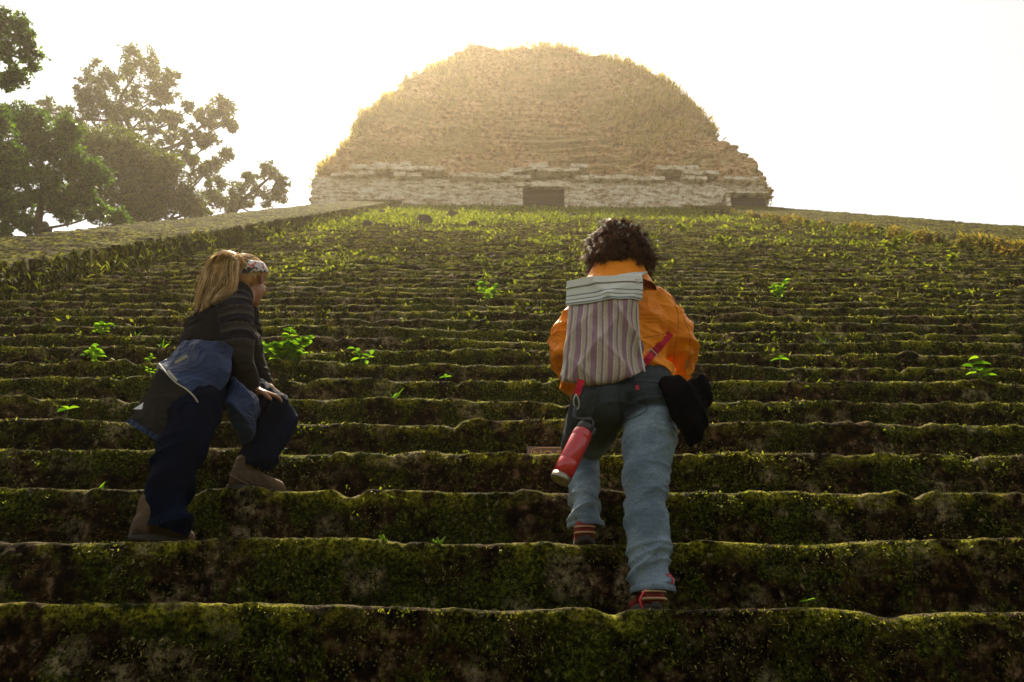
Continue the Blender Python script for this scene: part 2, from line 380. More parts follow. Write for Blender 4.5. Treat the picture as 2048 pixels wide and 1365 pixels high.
# stepped pyramid body behind the stairway
pyr = root('pyramid_base', (2.8, YT, GZ), 'terraced stone pyramid body carrying the temple behind the stairway', 'pyramid')
b = NB('pyramid_stone'); v = b.coord('Position'); n = b.noise(v, 3, 8, .65)
b.fin(b.ramp(n, [(.3, (.05, .04, .025)), (.5, (.09, .09, .04)), (.7, (.2, .17, .12))]), .95, b.bump(b.noise(v, 12, 6, .7), .9, .06)); M_PYR = b.m
nt7 = 7; zb = GZ
for j in range(nt7):
    zt = GZ+(ZT-GZ)*(j+1)/nt7 - (2.6 if j < nt7-1 else .02)
    yf = Y0+(zt-Z0)/SLOPE+ (3.2 if j < nt7-1 else .95)
    e = 3.0*(1-(j+1)/nt7); xa, xb = -12.6-e, 17.3+e; yb = 58+e
    if j == nt7-1: xa, xb = -12.3, 17.0
    ring = []
    for (ins, z) in ((0, zb), (.25, zt-.35), (.05, zt-.33), (.05, zt)):
        pts = []
        for (ax, ay, bx, by) in ((xa, yf, xb, yf), (xb, yf, xb, yb), (xb, yb, xa, yb), (xa, yb, xa, yf)):
            n_ = 60
            for q in range(n_):
                t = q/n_; x = ax+(bx-ax)*t; y = ay+(by-ay)*t
                cx, cy = (xa+xb)/2, (yf+yb)/2; pts.append((x-ins*np.sign(x-cx)*(abs(x-cx) > (xb-xa)/2-.3), y-ins*np.sign(y-cy)*(abs(y-cy) > (yb-yf)/2-.3), z))
        ring.append(pts)
    RG = np.array(ring, float); nz = fbm(RG*1.1, 3, 5)[..., None]*np.array([.1, .1, .05]); nz[-1] = 0
    m = MB(); m.rings(RG+nz); m.build('terrace', M_PYR, pyr, False); zb = zt-.4

# ------------------------------------------------------------------ temple
tem = root('ruined_temple', (2.3, 44, ZT), 'ruined stone temple with weathered domed roof and dark doorway at the top of the stairway', 'temple')
b = NB('temple_rubble'); v = b.coord('Position'); n1 = b.noise(v, .35, 6, .6); n2 = b.noise(v, 3.5, 8, .7); n3 = b.noise(v, 9, 6, .7)
c = b.ramp(n2, [(.38, (.13, .060, .022)), (.46, (.44, .24, .095)), (.55, (.70, .44, .21)), (.66, (.85, .68, .44))])
c = b.mix(b.ramp(n1, [(.46, 0), (.56, .7)]), c, b.ramp(n3, [(.4, (.22, .165, .05)), (.6, (.58, .44, .17))]))
c = b.mix(b.math('MULTIPLY', b.ramp(b.vor(v, 1.3, 'F1', 'Distance'), [(.1, 1), (.26, 0)]), b.ramp(b.noise(v, .8, 4), [(.53, 0), (.6, .9)])), c, (.62, .52, .38))
zr = b.n('SeparateXYZ'); b.l(v, zr); 
b.fin(c, .95, b.bump(n3, 1.0, .12)); M_RUB = b.m
b = NB('temple_limestone'); v = b.coord('Position'); n2 = b.noise(b.coord('Position', (1, 1, 2.5)), 2.2, 8, .7); n3 = b.noise(v, 11, 6, .7)
c = b.ramp(n2, [(.38, (.24, .15, .08)), (.46, (.55, .43, .28)), (.54, (.78, .70, .54)), (.66, (.85, .80, .68))])
c = b.mix(b.ramp(b.attr('edge'), [(.0, .9), (.35, 0)]), c, (.13, .085, .05))
c = b.mix(b.ramp(b.noise(v, .7, 5, .7), [(.54, 0), (.66, .5)]), c, (.33, .22, .10))
b.fin(c, .9, b.bump(n3, .8, .05)); M_LIME = b.m
YW = 39.0
def masonry(u, z, ch=.25, cwid=.5, seed=0):
    """(outward offset, 0..1 joint closeness) for coursed rubble"""
    zz = z/ch+fbm(np.stack([u*.35, z*.35, u*0], -1), 3, seed+5)*1.1; r = np.floor(zz); fz = zz-r
    uu = u/cwid*(1+.35*(hcell(r, r*0, seed+2)-.5))+hcell(r, r*0+3, seed)*9+fbm(np.stack([u*.9, z*2, u*0], -1), 2, seed+8)*.35
    cidx = np.floor(uu); fu = uu-cidx; e = np.minimum(np.minimum(fz, 1-fz)*ch, np.minimum(fu, 1-fu)*cwid)
    ee = sstep(0, .05, e); return (hcell(cidx, r, seed)-.5), ee
def wall_piece(x0, x1, z0, z1, y, name='wall', dx=.05, nrm=(0, -1), amp=.09):
    n = max(3, int((x1-x0)/dx)); mz = max(3, int((z1-z0)/dx)); U, Zz = np.meshgrid(np.linspace(x0, x1, n), np.linspace(z0, z1, mz))
    o, e = masonry(U, Zz, .24, .46, 3); o = o*amp+.05*e+fbm(np.stack([U, Zz, U*0], -1)*2.5, 3, 9)*.05
    o *= 1.0
    V = np.stack([U, y-o, Zz], -1)
    return mk(name, V, gridF(mz, n), None, M_LIME, tem, True, {'edge': e})
WX0, WX1 = atY(622, 400, YW)[0], atY(1532, 400, YW)[0]
DX0, DX1 = atY(1043, 400, YW)[0], atY(1131, 400, YW)[0]
ZW = atY(1024, 361, YW)[2]; ZD = atY(1087, 378, YW)[2]
wall_piece(WX0, DX0, ZT-.05, ZW, YW); wall_piece(DX1, WX1, ZT-.05, ZW, YW); wall_piece(DX0, DX1, ZD, ZW, YW)
# side and back walls
for xs_, sg_ in ((WX0, -1), (WX1, 1)):
    U, Zz = np.meshgrid(np.linspace(YW, 50, 90), np.linspace(ZT-.05, ZW, 24)); o, e = masonry(U, Zz, .24, .46, 4)
    V = np.stack([xs_+sg_*(o*.08-.12+.05*e), U, Zz], -1); mk('wall', V if sg_ > 0 else V[:, ::-1], gridF(24, 90), None, M_LIME, tem, True, {'edge': e if sg_ > 0 else e[:, ::-1]})
m = MB(); m.box(((WX0+WX1)/2, 50, (ZT+ZW)/2), ((WX1-WX0)/2-.1, .2, (ZW-ZT)/2)); V, Q, T = m.arr(); mk('wall', V, Q, T, M_LIME, tem, False, {'edge': np.ones(8)})
# doorway: jambs, lintel, boards
b = NB('weathered_boards'); v = b.coord('Object', (.6, .6, 9)); nn = b.noise(v, 3, 6, .6)
b.fin(b.ramp(nn, [(.3, (.03, .018, .01)), (.7, (.11, .07, .045))]), .85, b.bump(nn, .6, .02)); M_BOARD = b.m
b = NB('dark_interior'); b.fin((.03, .024, .018), .95); M_DARK = b.m
dw = mk('doorway', np.array([[DX0, YW+.0, ZT-.1], [DX0, YW+1.4, ZT-.1], [DX0, YW+1.4, ZD], [DX0, YW, ZD], [DX1, YW, ZT-.1], [DX1, YW+1.4, ZT-.1], [DX1, YW+1.4, ZD], [DX1, YW, ZD]], float),
    [[0, 1, 2, 3], [5, 4, 7, 6], [3, 2, 6, 7], [1, 5, 6, 2]], None, M_DARK, tem, False)
m = MB()
for i in range(9): m.box(((DX0+DX1)/2, YW+.55+rng.normal(0, .01), ZT+.12+i*.265), ((DX1-DX0)/2-.04, .035, .12), a=rng.random())
m.build('board_screen', M_BOARD, dw, False)
for xx in (DX0-.02, DX1+.03):
    m = MB(); m.box((xx, YW-.09, (ZT+ZD)/2-.05), (.10, .13, (ZD-ZT)/2+.05), jit=.05); V, Q, T = m.arr(); mk('door_jamb', V, Q, T, M_LIME, dw, False, {'edge': np.ones(8)})
m = MB(); m.box(((DX0+DX1)/2, YW-.12, ZD+.13), ((DX1-DX0)/2+.32, .17, .14), jit=.08); V, Q, T = m.arr(); mk('lintel', V, Q, T, M_LIME, dw, False, {'edge': np.ones(8)})
# broken cornice mouldings: single blocks in rows with gaps
m = MB(); r2 = np.random.default_rng(5)
for (row, z, pr_) in ((0, ZW+.05, .30), (1, ZW+.42, .46), (2, ZW+.80, .34)):
    x = WX0
    while x < WX1:
        wd = r2.uniform(.5, 1.2); px = x+wd/2
        cx = [atY(780, 350, YW)[0], atY(1087, 350, YW)[0], atY(1360, 350, YW)[0]]
        hw_ = [2.2, 1.75, 2.0][0] if abs(px-cx[0]) < 3 else 1.8
        near = min(abs(px-c_) for c_ in cx); pk = .80 if row == 0 else (.95 if near < hw_ else .05); pk = 0 if px > WX1-.6 or px < WX0+.5 else pk
        if row == 2: pk = .9 if near < hw_*.55 else .03
        if r2.random() < pk:
          m = MB(); m.box((px, YW-pr_*.5+.15+r2.normal(0, .05), z+r2.normal(0, .03)), (wd/2-.015, .28+pr_*.4, .14), jit=.13); V, Q, T = m.arr(); mk('cornice_block', V, Q, T, M_LIME, tem, False, {'edge': np.ones(len(V))})
        x += wd
# low annex at the right with a flat slab
ax0, ax1 = atY(1452, 390, 38.2)[0], atY(1534, 390, 38.2)[0]; az = atY(1490, 386, 38.2)[2]
m = MB(); m.box(((ax0+ax1)/2, 38.45, az-.06), ((ax1-ax0)/2+.05, .4, .07), jit=.05); V, Q, T = m.arr(); an = mk('annex_slab', V, Q, T, M_LIME, tem, False, {'edge': np.ones(8)})
m = MB(); m.box((ax0+.09, 38.25, (az+ZT)/2-.1), (.11, .12, (az-ZT)/2), jit=.04); V, Q, T = m.arr(); mk('annex_post', V, Q, T, M_LIME, tem, False, {'edge': np.ones(8)})
m = MB(); m.box(((ax0+ax1)/2+.1, 38.6, (az+ZT)/2-.1), ((ax1-ax0)/2-.1, .1, (az-ZT)/2)); m.build('annex_panel', M_BOARD, tem, False)

# the mound-like roof comb
sil_l = [(619, 368), (628, 350), (645, 336), (662, 322), (674, 306), (688, 288), (707, 282), (709, 262), (712, 246), (722, 230), (733, 226), (757, 223), (764, 206), (767, 190), (786, 182), (800, 164), (818, 152), (846, 143), (858, 130), (880, 122), (896, 108), (912, 99), (960, 98), (1000, 96), (1040, 92)]
sil_r = [(1536, 372), (1533, 352), (1522, 344), (1512, 328), (1494, 316), (1478, 298), (1452, 290), (1437, 280), (1434, 258), (1430, 240), (1408, 228), (1398, 208), (1388, 194), (1366, 184), (1352, 168), (1333, 158), (1316, 144), (1290, 134), (1262, 120), (1240, 113), (1200, 108), (1150, 100), (1110, 95), (1075, 91)]
def sil(pts):
    out = []
    for px, py in pts:
        fr = (372-py)/282; q = atY(px, py, 41.2+2.9*fr); out.append((q[2], q[0]))
    out.sort(); return np.array(out)
SL, SR = sil(sil_l), sil(sil_r); ZM = max(SL[-1, 0], SR[-1, 0])
zs = np.concatenate([np.linspace(ZW-.1, ZM, 230)]); nph = 620
th = np.linspace(0, 2*math.pi, nph, endpoint=False)
RG = np.zeros((len(zs), nph, 3))
for i, z in enumerate(zs):
    fr = (z-ZW)/(ZM-ZW); xl = np.interp(z, SL[:, 0], SL[:, 1]); xr = np.interp(z, SR[:, 0], SR[:, 1])
    yf = YW-.15+5.2*fr**.9; yb = 50.3-3.2*fr; cx, cy = (xl+xr)/2, (yf+yb)/2; hx, hy = (xr-xl)/2, (yb-yf)/2
    ex = .30+.10*fr; ct, st = np.cos(th), np.sin(th)
    ledge = .20*(((z-ZW)/2.3+1.2*vn(np.stack([ct*2.5, st*2.5, ct*0+z*.15], -1), 19)) % 1)
    RG[i, :, 0] = cx+(hx-ledge*.5)*np.sign(ct)*np.abs(ct)**ex; RG[i, :, 1] = cy+(hy-ledge)*np.sign(st)*np.abs(st)**ex; RG[i, :, 2] = z
nrm = norm(np.stack([RG[..., 0]-RG[..., 0].mean(1, keepdims=True), (RG[..., 1]-RG[..., 1].mean(1, keepdims=True))*2.2, RG[..., 0]*0+.2], -1))
U = RG[..., 0]*1.0+RG[..., 1]*.9; o, e = masonry(U, RG[..., 2], .3, .5, 11)
dsp = o*.42+.14*e+(fbm(RG*.5, 4, 13)*.75-.1)*np.clip(np.abs(nrm[..., 1])*1.3, .15, 1)-.25*(1-np.clip(np.abs(nrm[..., 1])*1.3, 0, 1))+fbm(RG*2.2, 3, 15)*.28
RG2 = RG+nrm*dsp[..., None]
m = MB(); m.rings(RG2); m.build('roof_comb', M_RUB, tem, True)
rc = tem.children[-1] if tem.children else None
# weeds growing out of the masonry: grass tufts and little shrubs
front = (np.sin(th) < .25); ii, jj = np.nonzero(np.broadcast_to(front, RG2.shape[:2])); r3 = np.random.default_rng(3)
dens = fbm(RG2[ii, jj]*.35, 3, 33); sel = r3.random(len(ii)) < np.clip(.04+dens*.7, .0, 1)
pick = np.nonzero(sel)[0]; r3.shuffle(pick); pick = pick[:4000]; C = RG2[ii[pick], jj[pick]]; NN = nrm[ii[pick], jj[pick]]
C2 = np.repeat(C, 4, 0)+r3.normal(0, .12, (len(C)*4, 3)); N2 = np.repeat(NN, 4, 0)
V, Q, A = leaves(C2, r3.uniform(.15, .6, len(C2)), up=N2*.5+np.array([0, 0, 1.2]), spread=.6, asp=.22, seed=4)
top = np.nonzero(ii > len(zs)-14)[0]; r3.shuffle(top); C3 = np.repeat(RG2[ii[top[:500]], jj[top[:500]]], 5, 0)+r3.normal(0, .25, (2500, 3))*np.array([1, 1, .3])
V2, Q2, A2 = leaves(C3, r3.uniform(.15, .5, len(C3)), up=np.array([0, 0, 1.5]), spread=.6, asp=.16, seed=5)
M_DRYGRASS = mat_leaf('dry_weeds', [(0, (.24, .17, .05)), (.5, (.48, .35, .14)), (1, (.68, .52, .26))], .35, .7, .1)
m = MB(); m.add(V, Q, None, A); m.add(V2, Q2, None, A2); wg = m.build('roof_weeds', M_DRYGRASS, tem, False); wg['kind'] = 'stuff'

# haze over the whole place
hm = bpy.data.materials.new('haze'); hm.use_nodes = True; hn = hm.node_tree; hn.nodes.clear()
ho = hn.nodes.new('ShaderNodeOutputMaterial'); hv = hn.nodes.new('ShaderNodeVolumePrincipled')
hv.inputs['Color'].default_value = (1.0, .85, .66, 1); hv.inputs['Density'].default_value = .0010; hv.inputs['Anisotropy'].default_value = .81
hn.links.new(hv.outputs[0], ho.inputs['Volume'])
m = MB(); m.box((0, 0, (GZ-1.2+62)/2), (155, 155, (62-GZ+1.2)/2)); hz = m.build('haze', hm, None, False); tag(hz, kind='stuff')
# ------------------------------------------------------------------ trees
b = NB('bark'); v = b.coord('Object', (3, 3, .7)); n = b.noise(v, 2.5, 7, .65)
b.fin(b.ramp(n, [(.3, (.03, .022, .015)), (.7, (.12, .095, .07))]), .9, b.bump(n, .8, .05)); M_BARK = b.m
M_LEAF_D = mat_leaf('dark_foliage', [(0, (.018, .042, .004)), (.5, (.055, .11, .008)), (1, (.13, .21, .018))], .42, .45, .3)
M_LEAF_H = mat_leaf('olive_foliage', [(0, (.026, .038, .003)), (.5, (.070, .090, .007)), (1, (.16, .18, .016))], .42, .5, .25)
def tree(name, label, trunk, rad, clumps, nleaf, lsize, mat, seed, limb_r=.11, twigs=7, group=None, cat='tree', spr=40, tight=.10):
    """clumps: (centre, radius xyz, weight); leaves gather in small sprays inside each clump"""
    r = np.random.default_rng(seed); base = trunk[0]
    t = root(name, base, label, cat, group); tp, tr = resample(np.array(trunk, float), np.array(rad, float), 6)
    m = MB(); m.tube(tp, tr, 12); tot = sum(c[2] for c in clumps); LV = []
    for (c, rr, wt) in clumps:
        c = np.array(c, float); rr = np.array(rr, float)*np.ones(3)
        dd = np.linalg.norm(tp-c, axis=1)+np.maximum(0, tp[:, 2]-c[2]+.4)*3+np.maximum(0, c[2]-tp[:, 2]-6)*.6; j = int(np.argmin(dd)); s = tp[j]; mid = (s+c)/2+r.normal(0, .25, 3)+np.array([0, 0, -.1*np.linalg.norm(c-s)])
        lr = min(tr[j]*.7, limb_r*(1+.12*np.linalg.norm(c-s)))
        m.tube(*resample(np.array([s, mid, c+r.normal(0, .1, 3)]), np.array([lr, lr*.6, lr*.3]), 5), 7)
        nsp = max(3, int(twigs*wt**.5)+2)
        for q in range(nsp):
            d = norm(r.normal(size=3)+np.array([0, 0, .25])); e = c+d*rr*r.uniform(.55, 1.0)
            m.tube(*resample(np.array([c-d*.1, (c+e)/2+r.normal(0, .08, 3)*rr, e]), np.array([lr*.32, lr*.2, lr*.07]), 3), 5)
        nn = int(nleaf*wt/tot); k = max(4, int(nn/spr)); dirs = norm(r.normal(size=(k, 3))); cen = c+dirs*rr*(r.random((k, 1))**.38)
        sub = cen[r.integers(0, k, nn)]; sp = tight*rr.mean()+.04
        LV.append(sub+r.normal(0, sp, (nn, 3))*np.array([1, 1, .6]))
    m.build('trunk', M_BARK, t)
    C = np.concatenate(LV); V, Q, A = leaves(C, r.uniform(.6, 1.25, len(C))*lsize, up=np.array([0, 0, .15]), asp=.5, seed=seed, droop=.25)
    m = MB(); m.add(V, Q, None, A); m.build('crown', mat, t, False); return t
def cl(px, py, dep, rp, wt=1.0, fl=.8):
    c = P(px, py, dep); rr = rp/F*dep; return (c, (rr, rr, rr*fl), wt)
# tall airy tree in the mist
D1 = 50
cls = [cl(285, 140, D1, 50, 2.3), cl(215, 160, D1+2, 42, 1.6), cl(170, 185, D1, 30, 1.1), cl(325, 185, D1-1, 38, 1.5), cl(250, 205, D1, 45, 1.6), cl(345, 150, D1, 18, .5), cl(200, 225, D1+1, 42, 1.3),
       cl(300, 240, D1, 40, 1.1), cl(345, 235, D1-1, 26, .8), cl(440, 215, D1-2, 28, 1.1), cl(455, 245, D1-2, 20, .7), cl(415, 240, D1-2, 22, .7), cl(385, 215, D1, 18, .4), cl(420, 290, D1-2, 26, .8), cl(450, 310, D1-2, 18, .5), cl(390, 270, D1-2, 22, .5),
       cl(370, 310, D1-2, 28, .8), cl(400, 345, D1-2, 28, .9), cl(440, 370, D1-2, 24, .6), cl(350, 270, D1, 24, .6), cl(150, 240, D1, 40, 1.1), cl(100, 225, D1, 32, .8), cl(250, 270, D1, 40, .9), cl(320, 300, D1, 30, .7), cl(425, 330, D1-2, 20, .4)]
g0 = P(300, 560, D1); g0[2] = GZ
tree('emergent_tree', 'tallest airy tree fading into the mist with sky showing through its open crown', [g0, P(300, 470, D1), P(285, 330, D1), P(262, 260, D1), P(240, 205, D1), P(270, 150, D1)],
     [.6, .42, .26, .18, .11, .05], cls, 24000, .24, M_LEAF_H, 11, .065, 9, tight=.075, spr=50)
# low spreading tree to its right, beside the temple
D2 = 46
g0 = P(470, 560, D2); g0[2] = GZ
cls = [cl(540, 340, D2, 22, .9), cl(562, 362, D2, 18, .7), cl(505, 355, D2, 18, .5), cl(555, 395, D2, 16, .6), cl(520, 380, D2, 20, .5), cl(480, 380, D2, 26, .7), cl(450, 400, D2, 26, .9), cl(495, 405, D2, 18, .5), cl(530, 405, D2, 12, .3), cl(560, 378, D2, 12, .4), cl(425, 395, D2, 20, .8)]
tree('slender_tree', 'slender sparse tree reaching out over the left side wall nearest the temple', [g0, P(455, 480, D2), P(470, 420, D2), P(505, 385, D2), P(540, 355, D2)], [.4, .3, .2, .12, .05], cls, 7000, .19, M_LEAF_H, 12, .045, 7, tight=.08)
# dense round crown in the middle distance
D3 = 38
g0 = P(250, 600, D3); g0[2] = GZ
cls = [cl(235, 300, D3, 55, 2.2), cl(290, 325, D3, 50, 2.2), cl(330, 365, D3, 48, 2.2), cl(370, 400, D3, 36, 1.8), cl(270, 385, D3, 60, 2.6), cl(210, 350, D3, 60, 2.4), cl(310, 415, D3, 50, 2.0), cl(180, 290, D3, 40, 1.4), cl(235, 430, D3, 50, 1.6), cl(395, 425, D3, 24, 1.0), cl(340, 330, D3, 24, .9), cl(160, 400, D3, 50, 1.4)]
tree('dome_tree', 'dense olive dome-shaped tree in front of the tall misty tree', [g0, P(245, 500, D3), P(255, 440, D3), P(250, 380, D3), P(250, 310, D3)], [.5, .4, .3, .2, .08], cls, 36000, .17, M_LEAF_H, 13, .1, 9, tight=.10, spr=34)
# nearer darker trees at the left border
D4 = 29
g0 = P(90, 640, D4); g0[2] = GZ
cls = [cl(60, 250, D4, 42, 1.6), cl(30, 235, D4, 30, 1.2), cl(110, 290, D4, 46, 1.8), cl(150, 330, D4, 44, 1.6), cl(60, 320, D4, 50, 1.8), cl(20, 310, D4, 40, 1.4), cl(100, 380, D4, 46, 1.4), cl(155, 395, D4, 36, 1.1), cl(40, 390, D4, 40, 1.0), cl(190, 350, D4, 30, .9), cl(120, 430, D4, 30, .7), cl(20, 440, D4, 30, .7), cl(190, 425, D4, 34, .8), cl(60, 450, D4, 24, .5), cl(140, 255, D4, 28, .8), cl(250, 440, D4, 24, .5)]
tree('broadleaf_tree', 'dark green bushy tree rising behind the left side wall at the picture edge', [g0, P(80, 540, D4), P(75, 460, D4), P(85, 380, D4), P(80, 290, D4)], [.24, .19, .15, .10, .05], cls, 26000, .17, M_LEAF_D, 14, .05, 9, tight=.075, spr=45)
D5 = 26
g0 = P(-120, 640, D5); g0[2] = GZ
cls = [cl(-20, 240, D5, 40, 1.6), cl(-60, 300, D5, 60, 2), cl(5, 300, D5, 34, 1.3), cl(-20, 370, D5, 45, 1.6), cl(10, 410, D5, 34, 1.0), cl(-70, 420, D5, 60, 1.6), cl(30, 350, D5, 24, .6), cl(-130, 350, D5, 70, 2), cl(0, 465, D5, 22, .5)]
tree('broadleaf_tree', 'dark tree cut off by the left picture border, partly hiding the bushy tree', [g0, P(-100, 500, D5), P(-70, 400, D5), P(-50, 300, D5)], [.35, .26, .2, .08], cls, 14000, .17, M_LEAF_D, 15, .09, 8, tight=.075, spr=45)
# the branch with hanging foliage in the top left corner
D6 = 20
g0 = P(-420, 700, D6); g0[2] = GZ
cls = [cl(15, 40, D6, 26, 1.0), cl(40, 75, D6, 24, 1.0), cl(60, 100, D6, 20, .9), cl(20, 105, D6, 28, 1.1), cl(35, 145, D6, 24, 1.0), cl(10, 160, D6, 20, .7), cl(-30, 60, D6, 40, 1.4), cl(-50, 140, D6, 40, 1.4), cl(62, 130, D6, 12, .3), cl(48, 45, D6, 12, .3), cl(-110, 60, D6, 60, 2), cl(-170, 160, D6, 70, 2)]
tree('overhanging_tree', 'leafy branch end of a tree hanging into the top left corner of the sky', [g0, P(-400, 400, D6), P(-330, 200, D6), P(-200, 110, D6), P(-70, 100, D6), P(20, 110, D6)], [.4, .34, .26, .18, .1, .04], cls, 7500, .13, M_LEAF_D, 16, .06, 8, tight=.08)
# unseen leaf mass added behind the viewpoint to shade the risers from the sky
r5 = np.random.default_rng(50); C = []
for q in range(90):
    a = R(r5.uniform(150, 390)); rd = r5.uniform(19, 32); c = np.array([math.cos(a)*rd*1.5, math.sin(a)*rd*.9-2, GZ]); h = r5.uniform(5, 8)
    if c[1] > -5 and abs(c[0]) < 24: continue
    n = 900; C.append(c+np.stack([r5.normal(0, 2.4, n), r5.normal(0, 2.4, n), r5.beta(1.6, 1.2, n)*h], -1))
C = np.concatenate(C); V, Q, A = leaves(C, r5.uniform(.25, .5, len(C)), asp=.6, seed=51)
m = MB(); m.add(V, Q, None, A); o = m.build('jungle_sky_blocker', M_LEAF_D, None, False); tag(o, kind='stuff')
# ------------------------------------------------------------------ weeds, rocks and hanging grass on the stairway
M_WEED = mat_leaf('weed_leaves', [(0, (.045, .06, .006)), (.5, (.13, .15, .012)), (1, (.27, .27, .03))], .4, .65, .1)
M_WEEDB = mat_leaf('bright_leaves', [(0, (.03, .08, .006)), (.45, (.13, .26, .014)), (1, (.30, .44, .03))], .35, .65, .12)
M_MOSST = mat_leaf('moss_tips', [(0, (.006, .008, .001)), (.45, (.03, .035, .003)), (.75, (.12, .12, .012)), (.9, (.30, .26, .05)), (1, (.45, .38, .16))], .3, .8, .15)
M_GRASSD = mat_leaf('dry_grass', [(0, (.10, .09, .015)), (.4, (.20, .16, .03)), (.75, (.28, .18, .04)), (1, (.36, .20, .05))], .45, .7, .2)
M_STEM = mat_plain('green_stem', (.09, .13, .03), .6)
def leafM(m, p, d, L, wd, droop, a):
    """a pointed leaf of 6 faces: base p, direction d"""
    d = norm(d); s = norm(np.cross(d, [0, 0, 1.0])+1e-6); n = np.cross(s, d); t = np.array([0, .25, .55, .8, 1.0]); wv = np.array([.02, .8, 1.0, .6, .0])*wd*.5
    c = p+t[:, None]*d*L-(t**2)[:, None]*np.array([0, 0, droop*L]); A_ = c+wv[:, None]*s+(wv*.35)[:, None]*n; B_ = c-wv[:, None]*s+(wv*.35)[:, None]*n
    V = np.concatenate([A_, c, B_]); q = []
    for i in range(4): q += [[i, i+1, 6+i, 5+i], [5+i, 6+i, 11+i, 10+i]]
    m.add(V, q, None, a)
def plant(px, py, size, label, kind=0, n=9, leaf=.4, cat='plant', dk=0, group=None):
    """kind 0: stems with leaf pairs, 1: grass blades, 2: single seedling, 3: fern; size in metres"""
    k = int(round(stepk(py)))+dk; k = max(0, min(k, NTOP)); x = nose(px, k); r = np.random.default_rng(int(px*7+py))
    base = np.array([x, Y0+k*TD+.03, Z0+k*RH+float(wave(np.array([x]), k)[0])-.012])
    nm = {0: 'weed', 1: 'grass_tuft', 2: 'seedling', 3: 'fern'}[kind]
    t = root(nm, base, label, cat, group); lm = MB(); st = MB(); ns = {0: max(2, n//3), 1: n, 2: 1, 3: n}[kind]
    if kind == 1:
        for i in range(n):
            a = r.uniform(0, 6.28); d = np.array([math.cos(a)*.55, math.sin(a)*.3, 1.0]); leafM(lm, base+r.normal(0, .008, 3)*[1, 1, 0], d, size*r.uniform(.6, 1.1), size*.09, r.uniform(.1, .5), r.random())
        lm.build('blades', M_WEEDB, t, True); return t
    for i in range(ns):
        a = r.uniform(0, 6.28) if ns > 1 else .3; lean = .75 if ns > 1 else .15
        if n >= 22: lean = r.uniform(.2, 1.7)
        tip = base+np.array([math.cos(a)*lean*size*.6, math.sin(a)*lean*size*.28-.02, size*r.uniform(.45, .95)]) if kind != 3 else base+np.array([math.cos(a)*size*.7, -.03+math.sin(a)*.2*size, size*r.uniform(.15, .7)])
        mid = (base+tip)/2+np.array([0, 0, size*.08]); pts, rr = resample(np.array([base, mid, tip]), np.array([.0035, .0028, .0015])*(1+size*2), 4)
        st.tube(pts, rr, 5, False)
        if kind == 3:
            for q in range(2, len(pts)):
                for sgn in (-1, 1):
                    d = np.cross(norm(pts[q]-pts[q-1]), [0, 0, 1.0])*sgn+norm(pts[q]-pts[q-1])*.3
                    for sub in range(2): leafM(lm, pts[q]-(pts[q]-pts[q-1])*.5*sub, d, size*.22*(1.15-q/len(pts)), size*.07, .2, r.random())
            continue
        nl = 3 if kind == 2 else max(3, int(n*.8))
        for q in range(nl):
            f = 1-q/nl*.75 if kind == 0 else 1.0; pp = pts[min(len(pts)-1, int(f*(len(pts)-1)))]; a2 = r.uniform(0, 6.28) if kind == 0 else q*2.1+.4
            leafM(lm, pp, np.array([math.cos(a2), math.sin(a2)*.7-.15, r.uniform(.05, .5)]), size*leaf*r.uniform(.7, 1.15), size*leaf*.5, .25, r.random())
    st.build('stem', M_STEM, t); lm.build('leaves', M_WEEDB if size < .34 else M_WEED, t, True); return t
plant(562, 727, .26, 'large bright green leafy bush at the elbow of the woman in the striped top', 0, 34, .25)
plant(200, 684, .15, 'low weed with spreading leaves, upper left of the bunch on the left steps', 0, 9, .5)
plant(193, 727, .15, 'low weed with pointed leaves one step under the upper left weed', 0, 9, .5)
plant(268, 684, .09, 'thin two-leaved sprout left of the upright grass blades', 1, 4)
plant(320, 700, .13, 'upright grass blades left of the woman in dark striped top', 1, 7)
plant(384, 684, .12, 'leafy sprout directly behind the striped sleeved woman\'s waist', 0, 7, .45)
plant(290, 727, .09, 'small round-leaved weed left of the tied navy jacket', 0, 7, .4)
plant(300, 758, .09, 'small leafy weed touching the collar of the tied navy jacket', 0, 8, .4)
plant(126, 860, .085, 'two-leaved seedling alone on the far left steps', 2, 2, .8)
plant(190, 976, .075, 'single upright grass blade at the left, near the lower steps', 1, 2)
plant(724, 727, .15, 'loose weed with thin leaves to the right of the large bush', 0, 7, .45)
plant(785, 800, .13, 'long-leaved grass tuft in the middle of the steps', 1, 5)
plant(890, 775, .07, 'single round-leaved seedling in the middle of the steps', 2, 2, .7)
plant(766, 1090, .055, 'small fern on the worn nose of a low step, the left of the pair', 3, 7)
plant(875, 1092, .05, 'small fern on the worn nose of a low step, the right of the pair', 3, 6)
plant(1072, 1098, .05, 'tiny grass sprig left of the rear foot in the red shoe', 1, 4)
plant(1617, 1224, .045, 'tiny seedling on the lowest step edge at the right', 2, 3, .7)
plant(1975, 757, .20, 'leafy seedling with large pointed leaves near the right border', 0, 5, .55)
plant(1562, 729, .10, 'three-leaved seedling on the right steps', 2, 3, .7)
plant(1410, 800, .10, 'bright seedling beside the dark bundle at the hip', 2, 3, .7)
plant(1650, 678, .13, 'drooping grass blade on the right steps', 1, 3)
plant(1560, 588, .26, 'bright green weed patch high on the right steps', 0, 16, .28)
plant(975, 600, .26, 'pale weed high in the middle of the steps', 0, 9, .35)
plant(1450, 487, .34, 'yellow-green bush far up the right steps', 0, 15, .3)
plant(1370, 462, .4, 'yellow-green bush behind the curly-haired woman, far up', 0, 15, .3)
plant(1790, 497, .4, 'pale green bush by the right side wall', 0, 15, .3)
plant(274, 522, .45, 'leafy weed against the left side wall above the ponytail', 0, 12, .35)
plant(40, 590, .4, 'leafy weed at the foot of the left side wall by the picture border', 0, 12, .35)
